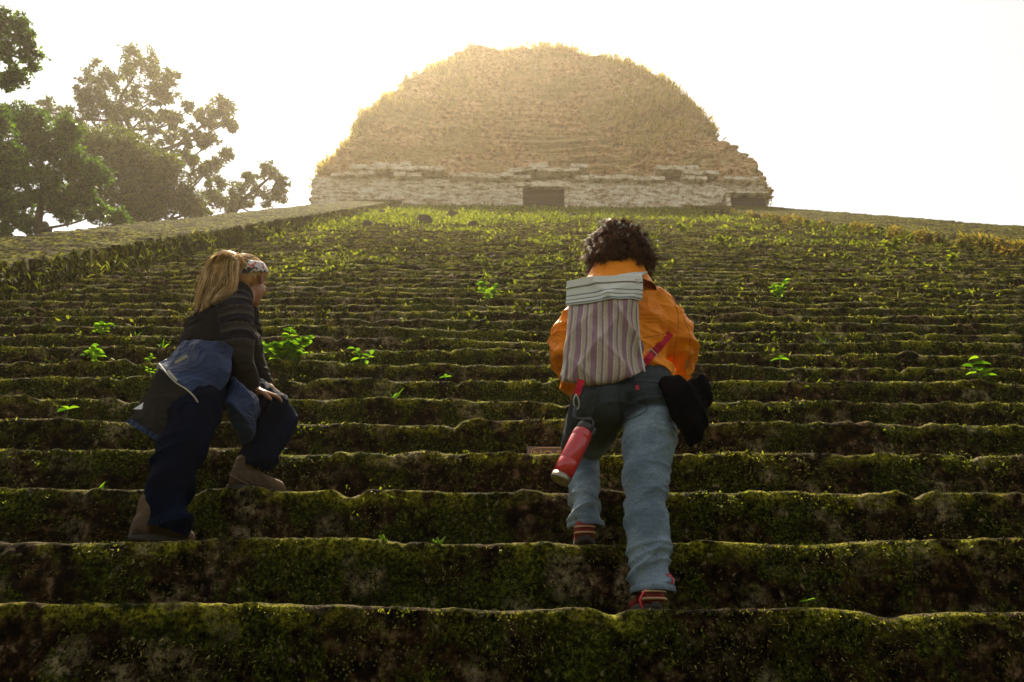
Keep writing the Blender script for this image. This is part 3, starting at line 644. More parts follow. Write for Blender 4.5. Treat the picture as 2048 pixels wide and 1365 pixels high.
plant(1905, 525, .35, 'drooping green bush under the right side wall', 0, 14, .3)

def surf(x, kf):
    """point on the flight at fractional step kf: y, z"""
    k = np.floor(kf); f = kf-k; y = Y0+k*TD+f*TD; z = Z0+k*RH+0*f
    return y, z
# ground cover of small weeds (nobody could count it)
r6 = np.random.default_rng(66)
def cover(name, n, kfun, dens, size, mat, up, spread, asp, seed, per=5, jit=.05):
    r = np.random.default_rng(seed); kf = kfun(r, n); x = r.uniform(XL+.05, XR-.05, n)
    keep = r.random(n) < dens(x, kf); x, kf = x[keep], kf[keep]; k = np.floor(kf); on = r.random(len(k)) < .5
    y = Y0+k*TD+np.where(on, r.uniform(.0, .2, len(k)), -.02); z = Z0+k*RH-np.where(on, 0, r.uniform(0, .25, len(k)))
    C = np.repeat(np.stack([x, y, z], -1), per, 0)+r.normal(0, 1, (len(x)*per, 3))*np.array([jit, jit*.5, jit*.3]); kk = np.repeat(kf, per)
    s = size(kk)*r.uniform(.55, 1.3, len(kk)); V, Q, A = leaves(C, s, up=up, spread=spread, asp=asp, seed=seed+1)
    m = MB(); m.add(V, Q, None, A); o = m.build(name, mat, None, False); return tag(o, kind='stuff')
upper = lambda x, k: np.clip(.05+.95*sstep(54, 70, k+5*vn(np.stack([x*.5, k*.15, x*0], -1), 3)-np.clip((x-2.5)*2.6, -8, 26)+np.clip((-x-2)*3, 0, 12)), 0, 1)*np.clip(.65+1.1*fbm(np.stack([x*.9, k*.22, x*0], -1), 3, 8), .03, 1)
cover('weed_cover', 21000, lambda r, n: 30+60*r.random(n)**.75, upper, lambda k: .11+.0017*(k-30), M_WEED, np.array([0, -.25, .55]), .8, .5, 71, 6, .13)
patch = lambda x, k: np.clip(-.1+1.5*fbm(np.stack([x*.7, k*.25, x*0+5], -1), 3, 18), 0, 1)*(.25+.75*sstep(8, 26, k))
cover('moss_weeds', 34000, lambda r, n: 6+80*r.random(n), patch, lambda k: .030+.0016*k, M_WEED, np.array([0, -.5, .4]), .8, .55, 75, 4, .06)
# moss tips and short grass on the near risers
def moss_tips(n, k0, k1, seed, L):
    r = np.random.default_rng(seed); k = r.integers(k0, k1, n); D = 1+.195*k; x = np.clip(r.uniform(-1.7, 1.75, n)*D, XL, XR); h = r.random(n)**.7
    keep = fbm(np.stack([x*3, k*9.1, h*2.2], -1), 3, 27)+.22*(h > .85) > -.02; x, k, h = x[keep], k[keep], h[keep]
    W = np.array([0.0]*len(x))
    for q in range(k0, k1): s_ = k == q; W[s_] = wave(x[s_], q)
    y = Y0+k*TD+fbm(np.stack([x*1.5, k*3.7, x*0], -1), 3, 31)*.022-.012+.012*h; z = Z0+(k-1)*RH+(RH+W)*h-.004
    C = np.stack([x, y, z], -1); s = L*r.uniform(.5, 1.5, len(x)); d = norm(r.normal(0, .55, (len(x), 3))+np.stack([x*0, x*0-.75, np.where(h > .93, .8, -.35)], -1))
    sd = norm(np.cross(d, r.normal(size=d.shape)))*(s*.16)[:, None]; V = np.stack([C-sd, C+sd, C+d*s[:, None]+np.array([0, 0, -.15])*s[:, None]], 1).reshape(-1, 3)
    return V, np.arange(len(x)*3).reshape(-1, 3), np.repeat(r.random(len(x)), 3)
m = MB()
for (n, a, c_, L) in ((40000, 0, 3, .012), (38000, 3, 8, .018), (50000, 8, 20, .030)):
    V, T, A = moss_tips(n, a, c_, 90+a, L); m.add(V, None, T, A)
o = m.build('moss', M_MOSST, None, False); tag(o, kind='stuff')
# tiny leaves dotted over the near risers
r = np.random.default_rng(12); n = 5200; k = r.integers(0, 12, n); D = 1+.195*k; x = np.clip(r.uniform(-1.7, 1.75, n)*D, XL, XR); h = r.random(n)
kp = fbm(np.stack([x*2.2, k*5.1, h*1.5], -1), 3, 29) > .10; x, k, h = x[kp], k[kp], h[kp]
C = np.repeat(np.stack([x, Y0+k*TD-.02+0*x, Z0+(k-1)*RH+RH*h], -1), 4, 0)+r.normal(0, .012, (len(x)*4, 3))*[1, .3, 1]
V, Q, A = leaves(C, r.uniform(.007, .015, len(C))*(1+.1*np.repeat(k, 4)), up=np.array([0, -.6, .2]), spread=.8, asp=.7, seed=31)
m = MB(); m.add(V, Q, None, A*.8); o = m.build('creeping_leaves', M_WEED, None, False); tag(o, kind='stuff')
# grass hanging from the side walls
def fringe(name, xi, sgn, h, n, seed, mat, y0, y1, L, dz=(-.5, .0)):
    r = np.random.default_rng(seed); y = r.uniform(y0, y1, n); z = Z0+(y-Y0)*SLOPE+h+r.uniform(dz[0], dz[1], n)
    kp = fbm(np.stack([y*.8, z*.8, y*0], -1), 3, seed) > -.12; y, z = y[kp], z[kp]
    C = np.stack([np.full(len(y), xi-sgn*.04), y, z], -1); s = L*r.uniform(.5, 1.4, len(y)); d = norm(np.stack([np.full(len(y), -sgn*.45), r.normal(-.25, .3, len(y)), r.normal(-.5, .5, len(y))], -1))
    sd = norm(np.cross(d, r.normal(size=d.shape)))*(s*.07)[:, None]; tip = C+d*s[:, None]; mid = C+d*(s*.5)[:, None]+np.array([0, 0, .12])*s[:, None]
    V = np.stack([C-sd, C+sd, mid+sd, mid-sd, tip], 1).reshape(-1, 3); b5 = np.arange(len(y))[:, None]*5
    m = MB(); m.add(V, b5+np.array([0, 1, 2, 3]), b5+np.array([3, 2, 4]), np.repeat(r.random(len(y)), 5)); o = m.build(name, mat, None, False); return tag(o, kind='stuff')
fringe('hanging_dry_grass', XR, 1, .34, 16000, 5, M_GRASSD, 12, YT, .14, (-.45, .02))
fringe('hanging_green_grass', XR, 1, .34, 9000, 6, M_WEED, 8, 30, .17, (-.6, -.12))
fringe('hanging_moss', XL, -1, .46, 5200, 7, M_MOSST, 6, YT, .09, (-.5, .0))
fringe('hanging_green_grass', XL, -1, .46, 1500, 8, M_WEED, 6, YT, .11, (-.5, -.2))
# loose dark stones lying among the weeds near the top
M_ROCK = mat_plain('dark_rock', (.055, .04, .03), .9)
rk = [(548, 0)]
for i, (px, py, s) in enumerate([(848, 448, .55), (945, 452, .36), (1018, 436, .42), (905, 437, .5), (762, 432, .45), (808, 440, .4), (1090, 440, .33), (696, 450, .3), (1210, 452, .45), (1480, 428, .5), (880, 458, .3), (980, 428, .4), (1145, 434, .4), (735, 455, .35)]):
    k = min(NTOP-1, int(round(stepk(max(py, 419.5))))); x = nose(px, k); base = np.array([x, Y0+k*TD+.18, Z0+k*RH]); r = np.random.default_rng(i+40)
    q = np.linspace(-1, 1, 7); A_ = []; m = MB()
    for ax in range(3):
        for s_ in (-1, 1):
            u, v_ = np.meshgrid(q, q); w_ = np.full_like(u, s_); pt = np.stack([w_, u, v_] if ax == 0 else ([v_, w_, u] if ax == 1 else [u, v_, w_]), -1)
            pt = pt/np.linalg.norm(pt, axis=-1, keepdims=True)**.75; pt = pt*(1+.25*fbm(pt*1.6+i*5, 3, 3)[..., None])*np.array([.5, .42, .42])*s
            F_ = gridF(7, 7); m.add(pt+base+np.array([0, 0, s*.3]), F_ if s_ > 0 else F_[:, ::-1])
    where = ['biggest dark square', 'small dark', 'dark rounded', 'brown flat', 'mossy', 'low dark', 'small brown', 'half-buried dark', 'broad brown', 'lone dark', 'tiny dark', 'pale brown', 'grey brown', 'small mossy'][i]
    pos = ['left of centre', 'under the doorway\'s left side', 'below the doorway', 'left of the doorway', 'near the side wall end', 'between wall end and doorway', 'right under the doorway', 'lowest at the left', 'above the curly head', 'below the annex at the right', 'lowest of the middle ones', 'nearest the doorway\'s left jamb', 'right of the doorway', 'lower left of the square stone'][i]
    o = m.build('stone', M_ROCK, None, True, base=base); tag(o, where+' stone in the weeds at the stair top, '+pos, 'stone', 'loose stones among the weeds')
# ------------------------------------------------------------------ people: helpers
def crumple(p, seed, f=26): return ridge(p*f, seed, 2.5)*.5+ridge(p*f*.55+3, seed+1, 2.5)*.5
def fuse(name, m, voxel, mat, parent, smooth=4, fac=.5, wrinkle=None, attrs=None, keep=None):
    """overlapping closed shapes become one continuous surface, then cloth folds are pressed into it"""
    V, Q, T = m.arr(); o = mk('tmp', V, Q, T, None, None, True)
    md = o.modifiers.new('r', 'REMESH'); md.mode = 'VOXEL'; md.voxel_size = voxel; md.adaptivity = 0
    if smooth: sm = o.modifiers.new('s', 'SMOOTH'); sm.iterations = smooth; sm.factor = fac
    dg = bpy.context.evaluated_depsgraph_get(); dg.update(); me = bpy.data.meshes.new_from_object(o.evaluated_get(dg))
    n = len(me.vertices); co = np.zeros(n*3); me.vertices.foreach_get('co', co); co = co.reshape(-1, 3)
    nr = np.zeros(n*3); me.vertices.foreach_get('normal', nr); nr = nr.reshape(-1, 3)
    F_ = np.zeros(len(me.polygons)*4, int); F_ = np.array([list(p.vertices) for p in me.polygons if len(p.vertices) == 4], int)
    F3_ = np.array([list(p.vertices) for p in me.polygons if len(p.vertices) == 3], int)
    bpy.data.objects.remove(o); bpy.data.meshes.remove(me)
    if wrinkle is not None: co = co+nr*wrinkle(co, nr)[:, None]
    if keep is not None:
        kv = keep(co)
        if len(F_): F_ = F_[kv[F_].all(1)]
        if len(F3_): F3_ = F3_[kv[F3_].all(1)]
        us = np.unique(np.concatenate([F_.ravel(), F3_.ravel()])); mp = np.full(len(co), -1); mp[us] = np.arange(len(us)); co = co[us]; F_ = mp[F_] if len(F_) else F_; F3_ = mp[F3_] if len(F3_) else F3_
    at = {k: f(co) for k, f in attrs.items()} if attrs else None
    return mk(name, co, F_, F3_, mat, parent, True, at)
def ridge(p, seed, sharp=1.5):
    return (1-np.abs(vn(p, seed)))**sharp*2-1
def folds(p, ax, across, along, seed, sharp=2.2):
    """folds running across the axis ax"""
    ax = norm(ax); t = p@ax; q = p-t[:, None]*ax; w_ = vn(p*4.5, seed+3)*.035
    return ridge(np.concatenate([((t+w_)*across)[:, None], (q*along)[:, :2]], 1), seed, sharp)
def gauss(p, c, r): return np.exp(-((np.linalg.norm(p-np.array(c), axis=1)/r)**2))
def lerp(a, b, t): return np.asarray(a)*(1-t)+np.asarray(b)*t
def frame(fwd, up=(0, 0, 1)):
    """columns: right, forward, up"""
    f = norm(fwd); r = norm(np.cross(f, up)); u = np.cross(r, f); return np.stack([r, f, u], 1)
def seg(m, pts, rad, n=20, sub=4): m.tube(*resample(np.array(pts, float), np.array(rad, float), sub), n)
def oval(m, rings, n=32):
    """rings: (centre, half width along r, half depth along f, r, f)"""
    th = np.arange(n)*2*math.pi/n; RG = []
    for c, a, b_, r_, f_ in rings: RG.append(np.array(c)+np.cos(th)[:, None]*a*np.array(r_)+np.sin(th)[:, None]*b_*np.array(f_))
    m.rings(RG)
def torso(m, spine, n=32, sub=4):
    """spine: (centre, half width, half depth), with the sideways vector interpolated"""
    C = np.array([s[0] for s in spine]); A = np.array([s[1] for s in spine]); B = np.array([s[2] for s in spine]); RV = np.array([s[3] for s in spine])
    C2, A2 = resample(C, A, sub); _, B2 = resample(C, B, sub); R2 = np.array([np.interp(np.linspace(0, len(C)-1, len(C2)), np.arange(len(C)), RV[:, i]) for i in range(3)]).T
    tg = norm(np.gradient(C2, axis=0)); rings = []
    for c, a, b_, t, rv in zip(C2, A2, B2, tg, R2):
        r_ = norm(rv-t*np.dot(rv, t)); rings.append((c, a, b_, r_, np.cross(t, r_)))
    oval(m, rings, n)
def hand(m, wrist, d, back, curl=.5, side=1, s=1.0, L=.085):
    """palm, four unequal bent fingers and a thumb; d = pointing direction, back = back-of-hand normal, side=+1 thumb on the right of d seen from the back"""
    d = norm(d); back = norm(back-d*np.dot(back, d)); r_ = np.cross(d, back)*side
    M_ = np.stack([r_, d, back], 1); m.ell(wrist+d*.045*s, (.040*s, .052*s, .014*s), M_)
    m.tube([wrist-d*.03, wrist+d*.02*s], [.026*s, .027*s], 12)
    for i, (off, ln) in enumerate(((.030, .070), (.010, .078), (-.010, .072), (-.029, .056))):
        p = wrist+d*.082*s+r_*off*s; ang = 0; pts = [p-d*.02*s]; dd = d+r_*(off*1.2)
        for j, q in enumerate((.45, .32, .23)):
            v_ = norm(norm(dd)*math.cos(ang)-back*math.sin(ang)); pts.append(p); p = p+v_*ln*q*s; ang += curl*(.8+.25*j)
        pts.append(p); m.tube(np.array(pts), np.array([.0095, .0095, .0088, .0080, .0068])*s, 10)
    p = wrist+d*.022*s+r_*.030*s; v1 = norm(d*.75+r_*.8-back*.25); v2 = norm(d+r_*.25-back*.5)
    m.tube(np.array([p-r_*.012, p+v1*.032*s, p+v1*.032*s+v2*.026*s, p+v1*.032*s+v2*.046*s]), np.array([.0125, .0115, .0100, .0082])*s, 10)
def head(m, c, M_, s=1.0):
    """c = centre of the skull, M_ columns right, forward, up"""
    L = lambda x, y, z: c+M_@(np.array([x, y, z])*s)
    m.ell(L(0, -.010, .030), np.array([.076, .096, .088])*s, M_, 24); m.ell(L(0, .030, -.030), np.array([.064, .064, .075])*s, M_, 20)
    m.ell(L(0, .045, -.078), np.array([.043, .042, .030])*s, M_, 16); m.ell(L(0, .080, -.090), np.array([.019, .016, .016])*s, M_, 12)
    for sx in (-1, 1):
        m.ell(L(sx*.036, .062, -.032), np.array([.026, .024, .022])*s, M_, 12)       # cheeks
        m.ell(L(sx*.032, .080, .016), np.array([.024, .012, .008])*s, M_, 12)        # brow
        seg(m, [L(sx*.073, .004, .018), L(sx*.082, -.006, .022), L(sx*.086, -.016, .008), L(sx*.083, -.012, -.014), L(sx*.075, .002, -.026)], [.007*s, .0075*s, .007*s, .006*s, .007*s], 8, 3)
        m.ell(L(sx*.077, -.004, .000), np.array([.006, .014, .020])*s, M_, 10)
    seg(m, [L(0, .088, .010), L(0, .100, -.012), L(0, .108, -.030)], [.008*s, .010*s, .013*s], 10, 2)
    for sx in (-1, 1): m.ell(L(sx*.012, .098, -.034), np.array([.009, .010, .008])*s, M_, 8)
    m.ell(L(0, .090, -.056), np.array([.024, .010, .0065])*s, M_, 12); m.ell(L(0, .088, -.067), np.array([.021, .010, .007])*s, M_, 12)
    return L
def strands(name, roots, paths, w, mat, parent, seed=0, base_mesh=None):
    """hair: thin three-sided tapering tubes; paths (N,K,3)"""
    Pp = np.asarray(paths); N, K = Pp.shape[:2]; tg = norm(np.gradient(Pp, axis=1)); r = np.random.default_rng(seed)
    u = norm(np.cross(tg, np.array([.3, .2, 1.0]))); v_ = np.cross(tg, u); wk = np.linspace(1, .25, K)[None, :, None]*np.asarray(w).reshape(-1, 1, 1)
    ring = [Pp+wk*(math.cos(a)*u+math.sin(a)*v_) for a in (0, 2.09, 4.19)]
    V = np.stack(ring, 2).reshape(-1, 3); Q = []
    i = np.arange(N)[:, None, None]*K*3; k = np.arange(K-1)[None, :, None]*3; j = np.arange(3)[None, None, :]; j2 = (j+1) % 3
    Q = np.stack([i+k+j, i+k+j2, i+k+3+j2, i+k+3+j], -1).reshape(-1, 4)
    m = MB(); m.add(V, Q, None, np.repeat(r.random(N), K*3))
    if base_mesh is not None:
        V2, Q2, T2 = base_mesh.arr(); m.add(V2, Q2, T2, .3)
    return m.build(name, mat, parent)
def cloth(name, net, thick, mat, parent, nu=60, nv=60, wr=None, uvs=False, edge=0):
    """a cloth sheet of real thickness through a net of control points (rows x cols x 3)"""
    net = np.asarray(net, float); nr, nc = net.shape[:2]
    def rs(A, n):
        t = np.linspace(0, len(A)-1, n); o = []
        for q in t:
            i = min(int(q), len(A)-2); f = q-i; p0 = A[max(i-1, 0)]; p1 = A[i]; p2 = A[i+1]; p3 = A[min(i+2, len(A)-1)]
            o.append(.5*((2*p1)+(-p0+p2)*f+(2*p0-5*p1+4*p2-p3)*f*f+(-p0+3*p1-3*p2+p3)*f**3))
        return np.array(o)
    G = rs(net, nu); G = rs(G.transpose(1, 0, 2), nv).transpose(1, 0, 2)
    N = norm(np.cross(np.gradient(G, axis=0), np.gradient(G, axis=1)))
    s_, t_ = np.meshgrid(np.linspace(0, 1, nu), np.linspace(0, 1, nv), indexing='ij')
    if np.mean(N@np.array([0, -1, -.3])) < 0: N = -N
    if wr is not None: G = G+N*wr(G, s_, t_)[..., None]
    th_ = thick*np.ones_like(s_); e = np.minimum.reduce([s_, 1-s_, t_, 1-t_])
    if edge: th_ = thick*(.12+.88*np.sqrt(np.clip(1-(1-np.clip(e/edge, 0, 1))**2, 0, 1)))
    A = G+N*(th_*.5)[..., None]; B_ = G-N*(th_*.5)[..., None]
    V = np.concatenate([A.reshape(-1, 3), B_.reshape(-1, 3)]); n = nu*nv; F_ = [gridF(nu, nv), gridF(nu, nv, n)[:, ::-1]]
    def rim(idx): idx = np.array(idx); return np.stack([idx[:-1], idx[:-1]+n, idx[1:]+n, idx[1:]], 1)
    F_ += [rim(np.arange(nv)), rim(np.arange(nv)+(nu-1)*nv)[:, ::-1], rim(np.arange(nu)*nv)[:, ::-1], rim(np.arange(nu)*nv+nv-1)]
    uv = np.stack([t_.ravel(), s_.ravel()], 1); uv = np.concatenate([uv, uv])
    o = mk(name, V, np.concatenate(F_), None, mat, parent, True, None, uv); return o, G, N

# materials
def mat_skin(name, c):
    b = NB(name); v = b.coord(); n = b.noise(v, 9, 5); cc = b.mix(b.ramp(n, [(.35, .0), (.7, .6)]), c, tuple(x*y for x, y in zip(c, (.85, .68, .6))))
    b.fin(cc, .5, b.bump(b.noise(v, 350, 3), .15, .001)); b.set('Subsurface Weight', .15); b.set('Subsurface Radius', (.9, .35, .2)); b.b.inputs['Subsurface Scale'].default_value = .008; return b.m
M_SKIN = mat_skin('skin', (.34, .165, .095))
def mat_hair(name, st, rough=.38):
    b = NB(name); r = b.attr('rnd'); v = b.coord(); nz = b.noise(v, 22, 4); f = b.math('ADD', b.math('MULTIPLY', r, .6), b.math('MULTIPLY', nz, .4)); c = b.ramp(f, st)
    b.fin(c, rough); b.set('Specular IOR Level', .10); tr = b.n('BsdfTranslucent'); b.l(c, tr, 0, 0); mx = b.n('MixShader'); mx.inputs[0].default_value = .25
    b.l(b.b, mx, 0, 1); b.l(tr, mx, 0, 2); b.l(mx, b.out, 0, 'Surface'); return b.m
M_HAIR_D = mat_hair('dark_curly_hair', [(.30, (.010, .003, .001)), (.52, (.055, .014, .004)), (.72, (.26, .075, .02))])
M_HAIR_B = mat_hair('blonde_hair', [(.28, (.14, .06, .018)), (.42, (.56, .32, .12)), (.60, (.98, .76, .42))])
def mat_jacket(name, c, dark, spec=.14):
    b = NB(name); v = b.coord(); n = b.noise(v, 5, 5, .6, .6); f = b.math('ABSOLUTE', b.math('SUBTRACT', b.noise(b.coord('Object', (1, 1, 1.4), (0, .5, 0)), 9, 4, .5, 1.1), .5))
    cc = b.mix(b.ramp(n, [(.35, .6), (.65, 0)]), c, dark); nb = b.bump(b.noise(v, 900, 2), .15, .0008); nb = b.bump(f, .8, .05, nb)
    b.fin(cc, .45, nb); b.set('Specular IOR Level', spec); return b.m
M_ORANGE = mat_jacket('orange_shell', (.80, .26, .008), (.62, .15, .004))
b = NB('grey_denim'); v = b.coord(); n = b.noise(v, 5, 5); tw = b.n('TexWave'); tw.inputs['Scale'].default_value = 420; tw.bands_direction = 'DIAGONAL'; b.l(v, tw, 0, 'Vector')
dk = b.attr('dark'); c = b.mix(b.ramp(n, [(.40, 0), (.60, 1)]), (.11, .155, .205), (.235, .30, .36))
c = b.mix(b.ramp(b.noise(v, 160, 4, .7), [(.42, .35), (.58, 0)]), c, (.05, .065, .075)); c = b.mix(dk, c, (.010, .013, .012)); b.set('Specular IOR Level', .12)  # seat shade is painted into the denim through the dark attribute
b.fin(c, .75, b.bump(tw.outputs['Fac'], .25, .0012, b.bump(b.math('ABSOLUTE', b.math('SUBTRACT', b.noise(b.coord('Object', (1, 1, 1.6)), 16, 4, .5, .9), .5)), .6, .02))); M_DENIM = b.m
M_NAVY = mat_fabric('navy_trousers', (.0025, .007, .022), (.001, .0025, .008), .7, 800, 12)
b = NB('striped_knit'); v = b.coord(); st = b.attr('stripe'); n = b.noise(v, 60, 4)
c = b.ramp(st, [(0, (.007, .006, .006)), (.30, (.016, .013, .012)), (.42, (.032, .027, .024)), (.50, (.075, .067, .06)), (.56, (.012, .012, .020)), (.9, (.009, .009, .016)), (1, (.05, .045, .04))])
b.fin(b.mix(b.ramp(n, [(.3, .4), (.6, 0)]), c, (.014, .011, .010)), .8, b.bump(b.noise(v, 600, 2), .3, .0012)); b.set('Specular IOR Level', .08); M_KNIT = b.m
M_SHELL = mat_jacket('navy_shell', (.013, .033, .098), (.004, .011, .038), .22)
M_LINING = mat_fabric('grey_mesh_lining', (.030, .027, .025), None, .85, 1200, 9)
M_PIPE = mat_plain('pale_piping', (.50, .46, .40), .6)
M_TAG = mat_plain('white_tag', (.80, .80, .85), .6)
M_BLACKC = mat_fabric('black_fleece', (.004, .004, .006), (.001, .001, .002), .75, 500, 16, .2)
for _m in (M_BLACKC, M_NAVY, M_LINING):
    _m.node_tree.nodes['Principled BSDF'].inputs['Specular IOR Level'].default_value = .02
M_BOOT = mat_fabric('tan_leather', (.125, .082, .050), (.055, .034, .021), .7, 200, 22)
M_SOLE = mat_plain('dark_sole', (.035, .025, .020), .8)
M_LACE = mat_plain('boot_lace', (.11, .065, .035), .7)
M_SHOE = mat_fabric('maroon_leather', (.21, .030, .022), (.10, .016, .012), .5, 260, 22)
M_TRIM = mat_plain('tan_trim', (.42, .24, .12), .6)
M_REDL = mat_plain('red_lace', (.62, .02, .03), .5)
M_EYEW = mat_plain('eye_white', (.7, .68, .64), .2)

def shoe(name, heel, fwd, L, W, Hh, mats, parent, up=(0, 0, 1), boot=False, laces=None, trim=None, collar=.09):
    """heel = back of the sole on the ground"""
    M_ = frame(fwd, up); Lp = lambda x, y, z: heel+M_@np.array([x, y, z]); m = MB()
    prof = [(-.0, .68, .62), (.05, .80, .95), (.15, .86, 1.0), (.30, .84, .92), (.45, .84, .80), (.60, .93, .64), (.78, .98, .54), (.92, .80, .46), (1.0, .45, .26)]
    th = np.arange(28)*2*math.pi/28; RG = []
    for (f, wf, hf) in prof:
        ww, hh = W/2*wf, Hh*hf; RG.append([Lp(math.copysign(abs(math.cos(t))**.7, math.cos(t))*ww, f*L, .018+hh/2+math.copysign(abs(math.sin(t))**.75, math.sin(t))*hh/2) for t in th])
    m.rings(RG); m.tube(np.array([Lp(0, .22*L, Hh*.5), Lp(0, .20*L, Hh+collar)]), [W*.46, W*.47], 20)
    up_ = fuse(name, m, .004, mats[0], parent, 5, .5)
    s = MB(); RG = []
    for z, k_ in ((0, .98), (.008, 1.03), (.022, 1.03), (.028, .97)):
        a = np.linspace(0, 2*math.pi, 40, endpoint=False); RG.append([Lp(math.sin(q)*W/2*k_*(.96+.12*(-math.cos(q))) if True else 0, L*.5-math.cos(q)*L*.515*k_, z) for q in a])
    s.rings(RG); s.build('sole', mats[1], up_)
    if trim is not None:
        t = MB()
        for z, r_ in ((.034, .0042), (.056, .0032)):
            t.tube(np.array([Lp(math.sin(q)*W*.44, .06*L-math.cos(q)*.085*L-.002, z) for q in np.linspace(-1.9, 1.9, 17)]), r_, 8)
        t.build('heel_trim', trim, up_)
    if laces is not None:
        l = MB()
        for i in range(6 if boot else 5):
            f = .62-.055*i if boot else .66-.06*i; z = .03+Hh*(.62+.10*i) if boot else .03+Hh*(.60+.09*i); l.tube(np.array([Lp(-W*.22, f*L, z-.004), Lp(0, f*L+.006, z+.006), Lp(W*.22, f*L, z-.004)]), .0032, 8)
        for sx in (-1, 1): l.tube(*resample(np.array([Lp(0, .34*L, Hh+.05), Lp(sx*.035, .36*L, Hh+.055), Lp(sx*.055, .33*L, Hh+.02), Lp(sx*.03, .36*L, Hh+.03), Lp(0, .35*L, Hh+.045)]), np.full(5, .0028), 4), 7)
        l.build('laces', laces, up_)
    return up_, Lp
# ------------------------------------------------------------------ the woman climbing ahead in the orange jacket
tz = lambda k: Z0+k*RH
XA = np.array([1.0, 0, 0])
heR = np.array([P(1308, 1215, 2.56)[0], Y0+.072, tz(0)+.004]); heL = np.array([P(1170, 1070, 3.0)[0], Y0+TD+.065, tz(1)+.004])
W2 = root('person', (heR[0], heR[1], tz(0)), 'person in orange jacket and grey jeans with short dark curly hair, climbing away', 'person')
aR = P(1301, 1176, 2.62); kR = P(1292, 988, 2.83); hR = P(1303, 812, 3.14)
aL = P(1172, 1036, 3.085); kL = P(1160, 905, 3.40); hL = P(1203, 812, 3.14)
pel = P(1255, 790, 3.16); wst = P(1257, 742, 3.26); chs = P(1245, 650, 3.38); shc = P(1240, 594, 3.44); nk = P(1235, 556, 3.48); hc = P(1235, 510, 3.56)
shL, shR = P(1162, 612, 3.42), P(1324, 614, 3.42); elL, elR = P(1129, 696, 3.34), P(1360, 696, 3.34); wrL, wrR = P(1150, 782, 3.46), P(1362, 772, 3.48)
b_ = MB()                                                       # the body under the clothes, one continuous surface
seg(b_, [hR, lerp(hR, kR, .5), kR, lerp(kR, aR, .35), aR], [.085, .068, .052, .050, .034]); seg(b_, [hL, lerp(hL, kL, .5), kL, lerp(kL, aL, .35), aL], [.085, .068, .052, .048, .034])
for a_, h_ in ((aR, heR), (aL, heL)): seg(b_, [a_+np.array([0, .01, 0]), h_+np.array([0, .055, .040]), h_+np.array([0, .19, .035])], [.034, .034, .024], 14, 3)
torso(b_, [(pel, .15, .10, XA), (wst, .14, .095, XA), (chs, .145, .10, XA), (shc, .15, .08, XA), (nk, .055, .055, XA)])
seg(b_, [shL, elL, wrL], [.045, .038, .026]); seg(b_, [shR, elR, wrR], [.045, .038, .026])
hM = frame(norm(np.array([-.05, .93, -.28]))); hcs = hc+np.array([0, .0, .0]); seg(b_, [nk-np.array([0, 0, .03]), hcs-hM[:, 2]*.07], [.052, .050], 16, 3)
HL = head(b_, hcs, hM, 1.0)
hand(b_, wrL, np.array([.35, .75, -.45]), np.array([-.8, 0, .5]), .6, 1); hand(b_, wrR, np.array([-.35, .75, -.45]), np.array([.8, 0, .5]), .6, -1)
bodyW2 = fuse('body', b_, .0055, M_SKIN, W2, 3, .5)
for sx in (-1, 1): e_ = MB(); e_.ell(HL(sx*.031, .083, .004), .0105, None, 12); e_.build('eye', M_EYEW, bodyW2)
# jeans
j = MB()
seg(j, [hR+np.array([0, 0, .02]), lerp(hR, kR, .45), kR, lerp(kR, aR, .4), lerp(kR, aR, .85), aR+np.array([0, -.004, -.05])], [.120, .104, .078, .080, .066, .074], 28)
seg(j, [hL+np.array([0, 0, .02]), lerp(hL, kL, .5), kL, lerp(kL, aL, .45), lerp(kL, aL, .85), aL+np.array([0, -.008, -.05])], [.118, .100, .074, .066, .058, .068], 28)
torso(j, [(P(1256, 835, 3.13), .10, .08, XA), (P(1256, 800, 3.15), .186, .128, XA), (pel+np.array([0, 0, .02]), .188, .125, XA), (wst+np.array([0, 0, .0]), .175, .115, XA)])
for px in (1212, 1298): j.ell(P(px, 802, 3.08), (.095, .085, .095))
dR, dL = norm(aR-kR), norm(aL-kL)
def wj(p, n):
    tR = (p-hR)@norm(aR-hR)/np.linalg.norm(aR-hR); isR = np.linalg.norm(np.cross(p-kR, dR), axis=1) < np.linalg.norm(np.cross(p-kL, dL), axis=1)
    ax = np.where(isR[:, None], dR, dL); k_ = np.where(isR[:, None], kR, kL); a_ = np.where(isR[:, None], aR, aL)
    gk = np.exp(-(np.linalg.norm(p-k_, axis=1)/.17)**2); ga = np.exp(-(np.linalg.norm(p-a_, axis=1)/.13)**2); gt = np.exp(-(np.linalg.norm(p-lerp(hR, kR, .25), axis=1)/.12)**2)
    fR, fL = folds(p, dR+np.array([.25, 0, 0]), 30, 2.4, 3), folds(p, dL+np.array([-.3, 0, 0]), 30, 2.4, 5); f = np.where(isR, fR, fL)
    f2 = np.where(isR, folds(p, dR+np.array([.6, 0, .1]), 19, 1.8, 13, 3), folds(p, dL+np.array([.5, 0, .1]), 20, 1.8, 15, 3))
    crease = -np.exp(-((p[:, 2]-(hR[2]-.045)-.25*(p[:, 0]-hR[0])**2*4)/.006)**2)*.010*(p[:, 0] > pel[0]+.015)*(p[:, 1] < hR[1]+.03)
    seam = -np.exp(-((p[:, 0]-pel[0])/.005)**2)*.006*(p[:, 2] > hR[2]-.03)
    return f*(.0025+.0045*gk+.007*ga+.003*gt)+f2*(.003+.004*gk+.012*ga)+crumple(p, 17, 20)*.003+crease+seam+fbm(p*7, 3, 9)*.006
dark = lambda p: np.clip(sstep(hR[2]-.085, hR[2]+.03, p[:, 2]-.18*(pel[0]-p[:, 0])*0)*.93, 0, 1)
